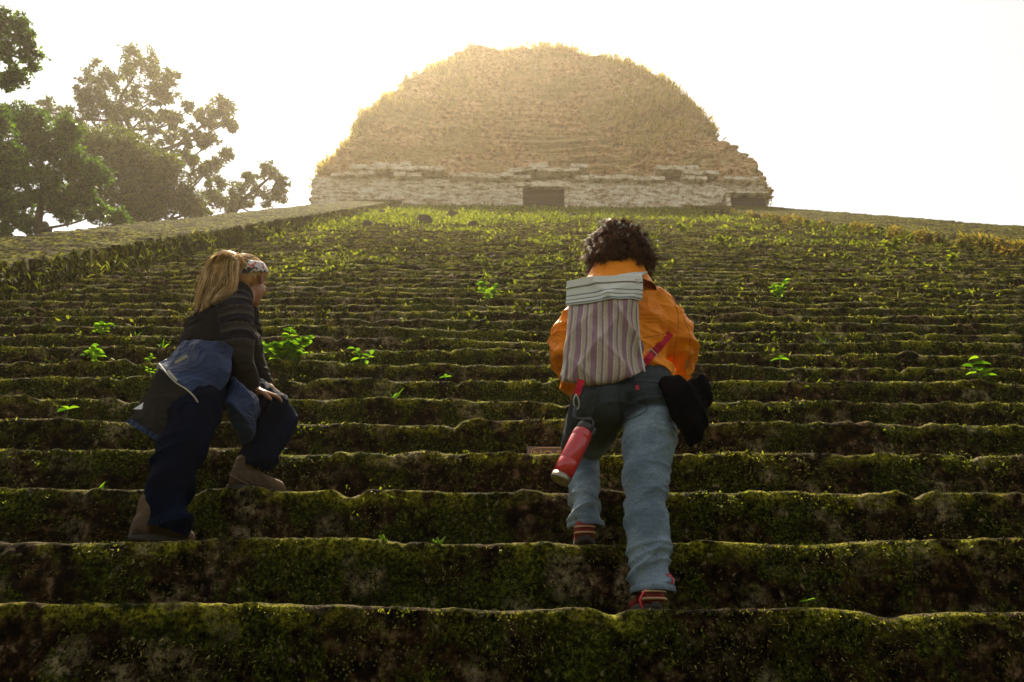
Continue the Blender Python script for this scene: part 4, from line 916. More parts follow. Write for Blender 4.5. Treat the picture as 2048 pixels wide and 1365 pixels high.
jeans = fuse('jeans', j, .0055, M_DENIM, W2, 4, .5, wj, {'dark': lambda p: np.clip(sstep(hR[2]-.075, hR[2]-.02, p[:, 2]+.05*np.clip((hR[0]-p[:, 0])/.1, -1, 2)+vn(p*9, 3)*.012)*.86, 0, 1)}, lambda p: p[:, 2] > np.where(p[:, 0] > .42, tz(0)+.074, tz(1)+.080)+.006*np.sin(p[:, 0]*60))  # dark mask: painted shade over the seat, ending across the thighs
M_THREAD = mat_plain('seam_thread', (.010, .011, .012), .8); M_REDTAB = mat_plain('red_tab', (.45, .01, .03), .6)
surfj = lambda px, py, d: P(px, py, d)
def strip(m, pts, w, nrm=np.array([0, -1, 0.0]), th=.0015, sub=5):
    """a flat band along a line"""
    pts, _ = resample(np.array(pts, float), np.ones(len(pts)), sub); tg = norm(np.gradient(pts, axis=0)); nrm = np.asarray(nrm, float); s_ = norm(np.cross(tg, nrm)); n_ = norm(np.cross(s_, tg))
    RG = [[p+s*w/2+n*th, p-s*w/2+n*th, p-s*w/2-n*th, p+s*w/2-n*th] for p, s, n in zip(pts, s_, n_)]; m.rings(RG)
from mathutils.bvhtree import BVHTree
def on(o, lines, off=.002):
    """push picture-plane lines back onto the surface of o, as seen along the horizontal from behind"""
    me = o.data; rt = o
    off0 = org(o.parent) if o.parent is not None else np.zeros(3)
    bv = BVHTree.FromPolygons([v.co for v in me.vertices], [p.vertices for p in me.polygons]); out = []
    for p in lines:
        d = norm(p); h = bv.ray_cast(Vector(p-d*.5-off0), Vector(d), 1.2)
        h[0] is not None and out.append(np.array(h[0])+off0-d*off)
    return np.array(out)
for ln in ([(1284, 762), (1287, 790), (1293, 820), (1262, 838), (1246, 841)], [(1202, 772), (1196, 795), (1190, 828), (1212, 834)], [(1238, 762), (1237, 800), (1243, 835)], [(1242, 762), (1241, 800), (1247, 838)], [(1190, 772), (1235, 768), (1290, 764), (1340, 772)]):
    pts = np.array([P(x, y, 3.1) for x, y in ln]); pts, _ = resample(pts, np.ones(len(pts)), 8); mt = MB(); mt.tube(on(jeans, pts, .0005), .0017, 6); mt.build('seam', M_THREAD, jeans)
mt = MB(); q = on(jeans, np.array([P(1273, 771, 3.1), P(1276, 780, 3.1)]), .004); strip(mt, q, .014, norm(-P(1273, 771, 1)), .001); mt.build('red_tab', M_REDTAB, jeans, False)
for zz, xm in ((tz(0)+.078, 1), (tz(1)+.084, -1)):                # doubled hem at the trouser bottoms
    me = jeans.data; co = np.array([v.co for v in me.vertices])+org(W2); q = co[(np.abs(co[:, 2]-zz) < .008) & ((co[:, 0]-.42)*xm > 0)]
    if len(q) > 10:
        c = q.mean(0); an = np.arctan2(q[:, 1]-c[1], q[:, 0]-c[0]); rr = np.linalg.norm((q-c)[:, :2], axis=1); tt = np.linspace(-math.pi, math.pi, 41); rad = np.array([rr[np.abs((an-t_+math.pi) % (2*math.pi)-math.pi) < .25].mean() if (np.abs((an-t_+math.pi) % (2*math.pi)-math.pi) < .25).any() else rr.mean() for t_ in tt])
        mt = MB(); RG = [[(c[0]+math.cos(t_)*(r_+o_), c[1]+math.sin(t_)*(r_+o_), zz+z_) for o_, z_ in ((.004, -.014), (.0065, -.011), (.0065, .004), (.003, .007), (-.003, .004), (-.003, -.014))] for t_, r_ in zip(tt, rad)]
        mt.rings(RG, False); mt.build('trouser_hem', M_DENIM, jeans)
# orange jacket
J = MB()
torso(J, [(P(1262, 770, 3.20), .192, .140, XA), (P(1258, 745, 3.25), .186, .135, XA), (P(1250, 700, 3.31), .183, .135, XA), (chs, .190, .140, XA), (shc+np.array([0, 0, -.02]), .180, .115, XA), (P(1237, 568, 3.48), .120, .095, XA), (P(1236, 548, 3.5), .092, .088, XA)])
seg(J, [shL+np.array([.02, 0, .0]), lerp(shL, elL, .5), elL, lerp(elL, wrL, .55), wrL], [.076, .072, .066, .058, .046], 24)
seg(J, [shR+np.array([-.02, 0, .0]), lerp(shR, elR, .5), elR, lerp(elR, wrR, .55), wrR], [.078, .073, .068, .060, .048], 24)
def wJ(p, n):
    cen = P(1300, 660, 3.3); arm = np.minimum(np.linalg.norm(p-elL, axis=1), np.linalg.norm(p-elR, axis=1)); ga = np.exp(-(arm/.13)**2)
    f = folds(p, np.array([.55, 0, .85]), 17, 2.2, 23, 3); f2 = folds(p, np.array([-.6, 0, .8]), 21, 2.6, 27, 3); f3 = folds(p, np.array([0, .1, 1]), 30, 2.6, 29, 2.5)
    low = sstep(1.50, 1.30, p[:, 2]); back = np.exp(-(np.linalg.norm(p-cen, axis=1)/.2)**2)
    return f*.008*(.4+back)+f2*.005+f3*(.002+.008*ga+.009*low)+crumple(p, 37, 15)*.010+fbm(p*6, 3, 33)*.010
z_hem = P(1262, 768, 3.2)[2]
jack = fuse('jacket', J, .0058, M_ORANGE, W2, 4, .5, wJ, None, lambda p: (p[:, 2] > z_hem-.014+.012*np.sin(p[:, 0]*22)) | (np.abs(p[:, 0]-pel[0]) > .20))
M_SEAM = mat_plain('dark_orange_seam', (.45, .125, .006), .8)
for ln in ([(1338, 583), (1352, 612), (1357, 650), (1350, 700), (1346, 745)], [(1150, 590), (1136, 640), (1137, 700), (1146, 750)], [(1285, 676), (1312, 672), (1340, 664)], [(1368, 640), (1380, 672), (1378, 712), (1368, 745)], [(1246, 759), (1290, 754), (1345, 757)]):
    pts = on(jack, resample(np.array([P(x, y, 3.0) for x, y in ln]), np.ones(len(ln)), 8)[0], .0002)
    if len(pts) > 2: mt = MB(); mt.tube(pts, .0018, 6); mt.build('seam', M_SEAM, jack)
co_ = MB()                                                      # stand-up collar, folded over
for (dr, zz) in ((0, 0),):
    th = np.linspace(0, 2*math.pi, 49)[:-1]; RG = []
    for q, (rr, up_) in enumerate(((.150, -.085), (.132, -.045), (.112, .0), (.101, .028), (.094, .036), (.085, .028), (.088, -.02))):
        c = P(1236, 546, 3.44)+np.array([0, .01, 0]); RG.append([c+np.array([math.cos(t)*rr*1.10, math.sin(t)*rr*.95, up_+.012*math.sin(t*3+q)*(up_ > 0)+.012*math.sin(t)*(1)]) for t in th])
    co_.rings(RG, False)
V, Q, T = co_.arr(); V = V+fbm(V*14, 3, 3)[:, None]*.012; mk('collar', V, Q, T, M_ORANGE, jack)
# curly hair: dark cap and thousands of curls
HB = MB(); HB.ell(hcs+hM@np.array([0, -.022, .020]), np.array([.108, .110, .114]), hM, 28); HB.ell(hcs+hM@np.array([0, -.045, -.045]), np.array([.108, .085, .078]), hM, 24)
V, Q, T = HB.arr(); V = V+norm(V-hcs)*(fbm(V*22, 3, 7)*.018)[:, None]; HB2 = MB(); HB2.add(V, Q, T)
r = np.random.default_rng(90); NL = 640; PER = 12; d = norm(r.normal(size=(NL*3, 3))); d = d[~((d[:, 1] > .45) & (d[:, 2] < .55))][:NL]; NL = len(d)
loc = d*np.array([.106, .108, .108]); loc[:, 2] += .018-.05*(d[:, 2] < -.1); loc[:, 1] -= .022; lowm = (d[:, 1] < .1) & (r.random(NL) < .42); loc[lowm] = d[lowm]*np.array([.112, .086, .074])+np.array([0, -.045, -.060])
dw_ = norm(d@hM.T*.85+np.array([0, 0, -1.0])+r.normal(0, .32, (NL, 3))); u = norm(np.cross(dw_, r.normal(size=(NL, 3)))); v_ = np.cross(dw_, u)
rep = lambda q: np.repeat(q, PER, 0)
N = NL*PER; rt_ = rep(hcs+loc@hM.T)+r.normal(0, .005, (N, 3)); ph = rep(r.uniform(0, 6.28, NL))+r.normal(0, .35, N); fr = rep(r.uniform(4, 8.5, NL)); cr = rep(r.uniform(.007, .015, NL))*r.uniform(.75, 1.2, N); L_ = rep(r.uniform(.040, .075, NL))*r.uniform(.8, 1.15, N); dw_, u, v_ = rep(dw_), rep(u), rep(v_)
K = 13; t = np.linspace(0, 1, K)
paths = rt_[:, None]+dw_[:, None]*(t*L_[:, None])[..., None]+(cr[:, None]*t**.5)[..., None]*(np.cos(fr[:, None]*t+ph[:, None])[..., None]*u[:, None]+np.sin(fr[:, None]*t+ph[:, None])[..., None]*v_[:, None])-np.array([0, 0, 1.])*(.02*t**2)[None, :, None]
strands('hair', None, paths, r.uniform(.0009, .0021, N), M_HAIR_D, W2, 91, HB2)
# shoes
fwd2 = norm(np.array([-.08, 1, 0]))
shoe('shoe', heR, fwd2, .25, .086, .066, (M_SHOE, M_SOLE), W2, trim=M_TRIM, laces=M_REDL, collar=-.005)
shoe('shoe', heL, norm(np.array([.08, 1, 0])), .25, .088, .075, (M_SHOE, M_SOLE), W2, trim=M_TRIM, laces=M_REDL, collar=-.005)
lp = MB(); lp.tube(*resample(np.array([heR+np.array([.035, .05, .10]), heR+np.array([.055, .03, .115]), heR+np.array([.066, .02, .09]), heR+np.array([.050, .03, .082]), heR+np.array([.040, .05, .095])]), np.full(5, .0028), 5), 8)
lp.tube(*resample(np.array([heR+np.array([-.030, .0, .06]), heR+np.array([-.052, -.01, .03]), heR+np.array([-.046, -.01, .005])]), np.full(3, .0026), 4), 8); lp.build('loose_laces', M_REDL, W2)
# black garment tied at the right hip
G1 = MB()
G1.tube(*resample(np.array([P(1335, 768, 3.02), P(1362, 790, 2.98), P(1382, 830, 2.95), P(1384, 868, 2.93), P(1380, 888, 2.92)]), np.array([.035, .060, .062, .036, .012]), 5), 20)
G1.tube(*resample(np.array([P(1350, 775, 3.08), P(1383, 785, 3.02), P(1403, 780, 3.0), P(1404, 755, 3.0), P(1402, 750, 3.0)]), np.array([.038, .045, .042, .022, .010]), 5), 20)
G1.tube(*resample(np.array([P(1388, 770, 3.02), P(1410, 795, 3.0), P(1402, 815, 3.0)]), np.array([.030, .036, .022]), 4), 16)
G1.tube(*resample(np.array([P(1395, 805, 2.98), P(1396, 840, 2.96), P(1386, 872, 2.94)]), np.array([.04, .036, .018]), 4), 16)
fuse('tied_garment', G1, .005, M_BLACKC, W2, 4, .5, lambda p, n: folds(p, np.array([.9, 0, .5]), 15, 1.5, 43, 2.5)*.009+fbm(p*16, 3, 45)*.008)

# ------------------------------------------------------------------ striped cloth backpack (worn, a thing of its own)
BP = root('backpack', P(1210, 760, 3.08), 'flat cloth backpack with mauve and beige stripes and grey top flap on the orange jacket', 'backpack')
b = NB('striped_cloth'); uvn = b.n('TexCoord'); sx = b.n('SeparateXYZ'); b.l(uvn.outputs['UV'], sx); v = b.coord()
u_ = b.math('ADD', b.math('MULTIPLY', sx.outputs[0], 5.3), b.math('MULTIPLY', b.noise(v, 9, 3), .25)); fr_ = b.math('FRACT', u_)
mauve, beige, cream = (.30, .175, .225), (.47, .39, .32), (.60, .53, .43)
c = b.ramp(fr_, [(.0, mauve), (.30, mauve), (.33, cream), (.37, cream), (.40, beige), (.56, beige), (.59, mauve), (.70, mauve), (.73, cream), (.77, cream), (.80, beige), (.93, beige)], 'CONSTANT')
sp = b.ramp(b.noise(v, 420, 3, .7), [(.35, .55), (.6, 1.1)]); c = b.mix(1.0, c, sp, 'MULTIPLY')
b.fin(c, .9, b.bump(b.noise(v, 700, 2), .35, .0015)); M_STRIPE = b.m
b = NB('grey_flap'); uvn = b.n('TexCoord'); sx = b.n('SeparateXYZ'); b.l(uvn.outputs['UV'], sx); v = b.coord()
base = b.mix(b.ramp(b.noise(v, 300, 3, .7), [(.35, .5), (.6, 0)]), (.66, .66, .60), (.44, .46, .44))
ln = b.ramp(sx.outputs[1], [(0, 0), (.60, 0), (.62, 1), (.66, 1), (.67, 0), (.80, 1), (.84, 0), (.93, 1), (.97, 0)], 'CONSTANT')
b.fin(b.mix(ln, base, (.17, .19, .21)), .85, b.bump(b.noise(v, 600, 2), .3, .0015)); M_FLAP = b.m
M_GREYC = mat_fabric('grey_canvas', (.58, .58, .54), None, .85, 600, 14)
def bq(s, t):                                                   # s across 0..1, t down 0..1
    TL, TR, BL, BR = np.array([1137, 572.]), np.array([1277, 562.]), np.array([1124, 762.]), np.array([1290, 742.])
    lx = TL+(BL-TL)*t; rx = TR+(BR-TR)*t; q = lx+(rx-lx)*s
    q = q+np.array([-9*math.sin(t*3.1)*(s-.55)*1.6, 16*math.sin(s*3.14)**.7*t**2-4*s*(1-s)*4*(1-t)]); return q
rows = np.linspace(0, 1, 9); cols = np.linspace(0, 1, 7)
net = [[P(*bq(s, t), 3.235-.17*t-.060*math.sin(s*3.14)**.8*(.35+1.0*t)+.03*t*t) for s in cols] for t in rows]
def wb(G, s, t):
    q = G.reshape(-1, 3); f = folds(q, np.array([.8, 0, .55]), 13, 1.6, 53, 3).reshape(s.shape); f2 = folds(q, np.array([-.75, 0, .6]), 11, 1.5, 58, 3).reshape(s.shape)
    return (f*.024+f2*.020)*(.25+.75*t)*(.45+.55*s)+fbm(q*7, 3, 55).reshape(s.shape)*.010
pk, Gp, Np = cloth('pouch', net, .075, M_STRIPE, BP, 90, 80, wb, edge=.16)
nf = 24; Gf0 = Gp[:nf]; flV = Gf0+Np[:nf]*(.0375*np.ones((nf, 1, 1))+.006)
cc_ = [[flV[i, j] for j in range(0, 80, 1)] for i in range(nf)]
sel_r = np.linspace(0, nf-1, 12).astype(int); sel_c = np.linspace(1, 78, 16).astype(int)
flp, Gf, Nf = cloth('top_flap', flV[sel_r][:, sel_c], .003, M_FLAP, BP, 40, 70, None)
mt = MB(); row = Gf[int(40*.34)]+Nf[int(40*.34)]*.003; mt.tube(row, .0032, 8, True); mt.build('zipper', mat_plain('zip_teeth', (.30, .27, .2), .4, .6), BP)
M_METAL = mat_plain('worn_metal', (.62, .58, .5), .3, .9)
hp = Gf[13, 64]+Nf[13, 64]*.008; mt = MB(); mt.tube(*resample(np.array([hp+P(0, 0, 0)*0+np.array([x, -.003, z]) for x, z in ((0, -.012), (.010, .0), (.008, .009), (.0, .004), (-.008, .009), (-.010, .0), (0, -.012))]), np.full(7, .0018), 3), 8); mt.build('zip_pull', M_METAL, BP)
# sides piping
mt = MB()
for s in (.004, .996):
    pts = np.array([P(*bq(s, t), 3.235-.17*t-.03) for t in np.linspace(0, 1, 14)]); mt.tube(pts, .0035, 8)
mt.build('piping', M_GREYC, BP)
# broad grey shoulder piece running over the right shoulder
sh_net = [[P(1178, 566, 3.225), P(1225, 556, 3.22), P(1274, 566, 3.2)], [P(1215, 556, 3.27), P(1246, 550, 3.26), P(1282, 553, 3.25)], [P(1250, 548, 3.34), P(1268, 545, 3.33), P(1291, 547, 3.33)], [P(1258, 542, 3.44), P(1274, 541, 3.44), P(1296, 545, 3.44)]]
cloth('shoulder_strap', sh_net, .006, M_GREYC, BP, 30, 24, lambda G, s, t: fbm(G*14, 2, 61)*.004)
M_STRAP = mat_fabric('red_webbing', (.50, .012, .035), (.30, .008, .02), .6, 900, 20)
mt = MB(); ln = on(jack, resample(np.array([P(1280, 737, 3.1), P(1302, 712, 3.1), P(1322, 690, 3.1), P(1341, 667, 3.1)]), np.ones(4), 6)[0], .010); strip(mt, ln, .030, norm(-P(1305, 700, 1)), .0018, 2); mt.build('waist_strap', M_STRAP, BP, False)
bk = on(jack, np.array([P(1303, 709, 3.1)]), .016)[0]; mt = MB()
ux, uy = norm(P(1322, 690, 3)-P(1302, 712, 3)), norm(P(1312, 715, 3)-P(1295, 700, 3))
for o1, o2, a_ in ((-.014, 0, uy), (.014, 0, uy), (0, -.018, ux), (0, .018, ux)): c = bk+ux*o1+uy*o2; hl = .018 if a_ is uy else .014; mt.tube([c-a_*hl, c+a_*hl], .0022, 8)
mt.build('strap_buckle', M_METAL, BP)
mt = MB(); strip(mt, [P(1163, 760, 3.0), P(1158, 775, 2.98), P(1153, 790, 2.965)], .026, norm(-P(1158, 775, 1)), .0018); mt.build('hanging_loop', M_STRAP, BP, False)

# ------------------------------------------------------------------ red bottle on its carabiner
top = P(1168, 862, 2.90); bot = P(1119, 962, 2.80)
BT = root('water_bottle', bot, 'red steel water bottle with black lid hanging from a carabiner under the backpack', 'water bottle')
ax = norm(bot-top); Lb = np.linalg.norm(bot-top); u = norm(np.cross(ax, [0, 1, 0])); v_ = np.cross(ax, u); Rb = .0365
def lathe(m, prof, n=40):
    th = np.arange(n)*2*math.pi/n; m.rings([[top+ax*h+rr*(math.cos(t)*u+math.sin(t)*v_) for t in th] for h, rr in prof])
b = NB('red_enamel'); v = b.coord(); b.fin(b.mix(b.ramp(b.noise(v, 60, 4), [(.4, 0), (.7, .4)]), (.48, .012, .014), (.33, .008, .010)), .28, b.bump(b.noise(v, 40, 3), .05, .002)); b.set('Coat Weight', .5); M_RED = b.m
m = MB(); lathe(m, [(0, Rb*.80), (.004, Rb*.90), (.012, Rb*.97), (.022, Rb), (.030, Rb), (.033, Rb*.97), (.036, Rb*.97), (.039, Rb), (Lb*.60, Rb), (Lb*.60+.003, Rb*.965), (Lb*.60+.006, Rb*.965), (Lb*.60+.009, Rb), (Lb-.022, Rb)]); m.build('flask', M_RED, BT)
m = MB(); lathe(m, [(Lb-.0215, Rb*.995), (Lb-.0035, Rb*.995), (Lb, Rb*.94), (Lb, Rb*.80), (Lb-.004, Rb*.76), (Lb-.004, Rb*.30), (Lb-.003, Rb*.28), (Lb-.003, .001)]); m.build('steel_base', mat_plain('brushed_steel', (.30, .26, .20), .38, .9), BT)
M_BLK = mat_plain('black_plastic', (.012, .012, .013), .35)
m = MB(); lathe(m, [(.002, Rb*.80), (-.002, Rb*.86), (-.018, Rb*.86), (-.024, Rb*.78), (-.030, Rb*.5), (-.032, .001)]); m.box(top+u*.03-ax*.002, (.010, .012, .022), np.stack([u, v_, ax], 1)); m.tube(np.array([top-ax*.026+u*.022, top-ax*.048+u*.016, top-ax*.056, top-ax*.048-u*.016, top-ax*.026-u*.022]), .0055, 10); m.build('lid', M_BLK, BT)
m = MB(); m.tube(*resample(np.array([top-ax*.048, P(1152, 838, 2.93), P(1149, 826, 2.94), P(1151, 815, 2.95)]), np.array([.009, .008, .007, .006]), 4), 10); m.build('lid_strap', M_BLK, BT)
m = MB(); cq = [(1152, 789), (1157, 800), (1158, 812), (1154, 819), (1149, 812), (1147, 800), (1152, 789)]; m.tube(*resample(np.array([P(x, y, 2.955) for x, y in cq]), np.full(7, .0026), 4), 8); m.build('carabiner', M_METAL, BT)
# ------------------------------------------------------------------ the woman with the ponytail
face = norm(np.array([.62, .80, .06])); side1 = norm(np.array([.55, -.83, 0]))     # side1: her right
he1 = np.array([P(264, 1075, 3.0)[0], Y0+TD+.085, tz(1)+.004]); he2 = np.array([P(452, 960, 3.42)[0], Y0+2*TD+.06, tz(2)+.004])
W1 = root('person', (he1[0]+.1, he1[1], tz(1)), 'person with blonde ponytail, striped top and navy trousers, hand on raised knee', 'person')
a1 = P(309, 1046, 3.05); k1 = P(368, 885, 3.24); h1 = P(408, 752, 3.46)
a2 = P(500, 925, 3.52); k2 = P(556, 830, 3.66); h2 = P(440, 760, 3.60)
pel1 = P(420, 738, 3.54); wst1 = P(418, 690, 3.60); chs1 = P(452, 640, 3.70); shc1 = P(472, 600, 3.76); nk1 = P(486, 590, 3.79); hc1 = P(495, 562, 3.86)
sR, eR, wR = P(474, 622, 3.60), P(479, 722, 3.53), P(503, 777, 3.55)
sL, eL, wL = P(488, 612, 3.90), P(505, 700, 3.92), P(530, 770, 3.84)
b_ = MB(); seg(b_, [h1, lerp(h1, k1, .5), k1, lerp(k1, a1, .35), a1], [.08, .068, .050, .048, .020]); seg(b_, [h2, lerp(h2, k2, .5), k2, lerp(k2, a2, .35), a2], [.08, .068, .050, .046, .028])
R1 = side1; torso(b_, [(pel1, .12, .10, R1), (wst1, .11, .09, R1), (chs1, .12, .10, R1), (shc1, .085, .06, R1), (nk1, .050, .050, R1)])
seg(b_, [sR, eR, wR], [.040, .036, .026]); seg(b_, [sL, eL, wL], [.044, .036, .026])
hM1 = frame(norm(np.array([.30, .95, .04]))); hs = 1.03; seg(b_, [nk1-np.array([0, 0, .04]), hc1-hM1[:, 2]*.07], [.050, .048], 16, 3); HL1 = head(b_, hc1, hM1, hs)
hand(b_, wR, norm(P(550, 793, 3.61)-wR), norm(np.array([.1, -.3, 1.0])), .38, 1, .95); hand(b_, wL, norm(np.array([.6, .1, -.5])), np.array([.3, .3, .9]), .5, -1)
body1 = fuse('body', b_, .005, M_SKIN, W1, 3, .5)
for sx in (-1, 1): m = MB(); m.ell(HL1(sx*.031, .083, .004), .0105, None, 12); m.build('eye', M_EYEW, body1)
m = MB(); m.ell(HL1(.082, -.004, -.040), .0050, None, 10); m.build('earring', M_METAL, body1)
# trousers
j = MB()
seg(j, [h1, lerp(h1, k1, .5), k1, lerp(k1, a1, .5), P(327, 1078, 3.03)], [.120, .112, .092, .088, .090], 28)
seg(j, [h2, lerp(h2, k2, .5), k2, lerp(k2, P(524, 912, 3.54), .5), P(517, 922, 3.54)], [.115, .098, .082, .084, .084], 28)
torso(j, [(P(418, 790, 3.52), .11, .10, R1), (pel1, .155, .135, R1), (lerp(pel1, wst1, .6), .120, .10, R1)])
j.ell(P(390, 745, 3.50), (.10, .10, .11))
d1 = norm(a1-k1); tzy = 3.235
def w1(p, n):
    f = folds(p, d1+np.array([.5, 0, .2]), 16, 1.6, 63, 2.5); f2 = folds(p, norm(k2-h2)+np.array([0, 0, .4]), 24, 2.0, 65, 2.5); g2 = np.exp(-(np.linalg.norm(p-k2, axis=1)/.22)**2); g1 = np.exp(-(np.linalg.norm(p-a1, axis=1)/.2)**2)
    return f*(.010+.012*g1)*(1-g2)+f2*.010*g2+fbm(p*6, 3, 67)*.010
tr = fuse('trousers', j, .006, M_NAVY, W1, 4, .5, w1, None, lambda p: p[:, 2] > np.where(p[:, 1] < tzy, tz(1)+.050-.22*(p[:, 0]-he1[0]-.1), tz(2)+.105-.15*(p[:, 0]-he2[0]-.1)))
# striped top
J = MB()
torso(J, [(P(412, 712, 3.56), .135, .118, R1), (P(417, 690, 3.59), .132, .120, R1), (P(432, 665, 3.65), .132, .130, R1), (chs1, .135, .130, R1), (P(462, 615, 3.74), .125, .105, R1), (P(474, 594, 3.77), .085, .075, R1), (P(484, 584, 3.80), .062, .060, R1)])
J.ell(P(478, 604, 3.68), (.062, .058, .055)); J.ell(P(474, 600, 3.72), (.07, .06, .06)); J.ell(P(490, 690, 3.78), (.075, .085, .075)); J.ell(P(492, 680, 3.84), (.07, .08, .075))
SJ = MB(); arm_pts = [sR, lerp(sR, eR, .5), eR, lerp(eR, wR, .55), lerp(eR, wR, .93)]
seg(J, arm_pts, [.074, .070, .060, .050, .036], 26); seg(J, [sL, lerp(sL, eL, .5), eL, lerp(eL, wL, .93)], [.066, .060, .050, .034], 22)
aa, bb = norm(eR-sR), norm(wR-eR)
def stripe(p):
    ta = (p-sR)@aa; dist = np.linalg.norm(np.cross(p-sR, aa), axis=1); inA = (dist < .085) & (ta > -.12) & (p[:, 1] < sR[1]+.07); u_ = ta*(1.0)+(dist*.15)
    seq = (u_*13.0+.35) % 1; fall = np.exp(-np.clip(ta-.16, 0, 1)/.05)
    torso_ = .12+.10*vn(p*14, 3); s = np.where(seq < .5, .62+.3*seq, .36+.28*(seq-.5)*1.0); s = np.where((seq > .47) & (seq < .56), .49, s)
    return np.where(inA, s*fall+.2*(1-fall), torso_)
def wK(p, n):
    f = folds(p, norm(np.array([-.25, 0, 1.0])), 32, 2.0, 73, 2.2); g = sstep(1.86, 1.6, p[:, 2]); ge = np.exp(-(np.linalg.norm(p-eR, axis=1)/.08)**2); gw = np.exp(-(np.linalg.norm(p-wR, axis=1)/.08)**2)
    return f*(.0012+.0055*g*(np.abs((p-sR)@side1) > .03)+.005*ge+.004*gw)+fbm(p*9, 3, 75)*.005
fuse('striped_top', J, .0052, M_KNIT, W1, 4, .5, wK, {'stripe': stripe})
# hair pulled back, headband, ponytail
def hp1(x, y, z): return hc1+hM1@(np.array([x, y, z])*hs)
tie = P(474, 522, 3.72)
r = np.random.default_rng(95); N = 2600; d = norm(r.normal(size=(N*4, 3))*np.array([1, 1, 1])); z_ = d[:, 2]; ok = (d[:, 1] < .62) & (z_ > -.55) & ~((d[:, 1] > .1) & (z_ < .05)) & ~((d[:, 1] > -.25) & (z_ < -.3)); d = d[ok][:N]; N = len(d)
st_ = np.stack([hp1(*(q*np.array([.082, .100, .094])+np.array([0, -.012, .028]))) for q in d]); K = 9; t = np.linspace(0, 1, K)
cen = hp1(0, -.012, .028); paths = []
tl = tie+r.normal(0, .008, (N, 3))
for i in range(N):
    p = st_[i]*(1-t[:, None])+tl[i]*t[:, None]; q = (p-cen)@hM1/hs; nrm_ = np.sqrt(((q/np.array([.082, .104, .094]))**2).sum(1)); k_ = np.maximum(1, (1.0+.03*math.sin(i))/np.maximum(nrm_, .2))
    k_ = np.where(t > .85, 1+(k_-1)*np.clip((1-t)/.15, 0, 1), k_); q = q*k_[:, None]; paths.append(cen+(q@hM1.T)*hs)
HB = MB(); V = []
HB.ell(hp1(0, -.018, .034), np.array([.079, .095, .086])*hs, hM1, 24); HB.ell(hp1(0, -.050, -.015), np.array([.066, .055, .055])*hs, hM1, 18)
HB.ell(hp1(0, -.052, -.055), np.array([.050, .030, .040])*hs, hM1, 14)
hair1 = strands('hair', None, np.array(paths), r.uniform(.0010, .0018, N), M_HAIR_B, W1, 96, HB)
# ponytail: a thick fountain of wavy strands from the tie
N = 3400; K = 16; t = np.linspace(0, 1, K); paths = []; rr = np.random.default_rng(97)
locks = [dict(u=rr.random(), l=rr.uniform(.80, 1.06), a=rr.uniform(.006, .013), f=rr.uniform(8, 15), p=rr.uniform(0, 6), o=rr.normal(0, 1, 4), g=rr.uniform(8, 13), q=rr.uniform(0, 6)) for _ in range(62)]
for i in range(N):
    k = locks[i % 62]; u_ = float(np.clip(k['u']+rr.normal(0, .035), 0, 1)); l_ = k['l']*rr.uniform(.93, 1.04); e0 = tie+rr.normal(0, .010, 3); o = k['o']; j_ = rr.normal(0, .25, 4); fly = (rr.random() < .05)
    crest = P(lerp(428, 474, u_), lerp(514, 520, u_**2)-5*math.sin(u_*3.1)+o[3]*1.5, 3.70+.028*(o[0]+j_[0]))
    mid = P(lerp(402, 474, u_)+2*j_[1], 560, 3.66+.028*(o[1]+j_[1])); end = P(lerp(393, 455, u_**1.3)+4*o[2]+2.5*j_[2], lerp(636, 598, u_)+4*j_[3], 3.62+.028*(o[2]+j_[2]))
    end = mid+(end-mid)*l_*(1.15 if fly else 1); p, _ = resample(np.array([e0, crest, mid, end]), np.ones(4), 5)
    w_ = k['a']*np.sin(t*k['f']+k['p'])*t+(rr.normal(0, .004)+(rr.normal(0, .018) if fly else 0))*t**1.4; w2_ = .006*np.sin(t*k['g']+k['q'])*t
    paths.append(p+w_[:, None]*np.array([1, .2, .1])+w2_[:, None]*np.array([.1, 1, .1]))
PB = MB(); PB.tube(*resample(np.array([tie, P(448, 524, 3.72), P(432, 560, 3.69), P(420, 600, 3.67)]), np.array([.03, .055, .062, .035]), 5), 16)
strands('ponytail', None, np.array(paths), rr.uniform(.0010, .0020, N), M_HAIR_B, hair1, 98, PB)
b = NB('patterned_headband'); v = b.coord(); vo = b.n('TexVoronoi'); vo.inputs['Scale'].default_value = 50; wq = b.n('TexNoise'); wq.inputs['Scale'].default_value = 22; b.l(v, wq, 0, 'Vector'); b.l(b.mix(.08, v, wq.outputs['Color']), vo, 0, 'Vector')
sv = b.n('SeparateXYZ'); b.l(vo.outputs['Color'], sv); c = b.ramp(sv.outputs[0], [(0, (.50, .48, .50)), (.18, (.020, .045, .085)), (.46, (.55, .52, .52)), (.58, (.03, .03, .04)), (.72, (.50, .48, .48)), (.74, (.55, .16, .13)), (.84, (.72, .70, .70)), (.92, (.02, .02, .03))], 'CONSTANT')
b.fin(c, .8, b.bump(b.noise(v, 60, 3), .3, .004)); M_BAND = b.m
RG = []; th = np.linspace(0, 2*math.pi, 65)[:-1]
for (off, rr_) in ((-.034, 1.0), (-.032, 1.10), (-.014, 1.125), (.004, 1.115), (.020, 1.125), (.032, 1.09), (.034, 1.0)):
    # a ring lying in a tilted plane: high on the forehead, low at the nape
    ring = []
    for a in th:
        bk_ = 1+.10*(1-math.cos(a))*.5; q = np.array([math.sin(a)*.083, -.010+math.cos(a)*.100, 0]); zz = .060+.46*(q[1])+off*.9; kz = math.sqrt(max(.15, 1-((zz-.028)/.094)**2)); q = np.array([q[0]*kz*rr_*bk_, -.010+(q[1]+.010)*kz*rr_*bk_, zz])
        ring.append(hp1(*q))
    RG.append(ring)
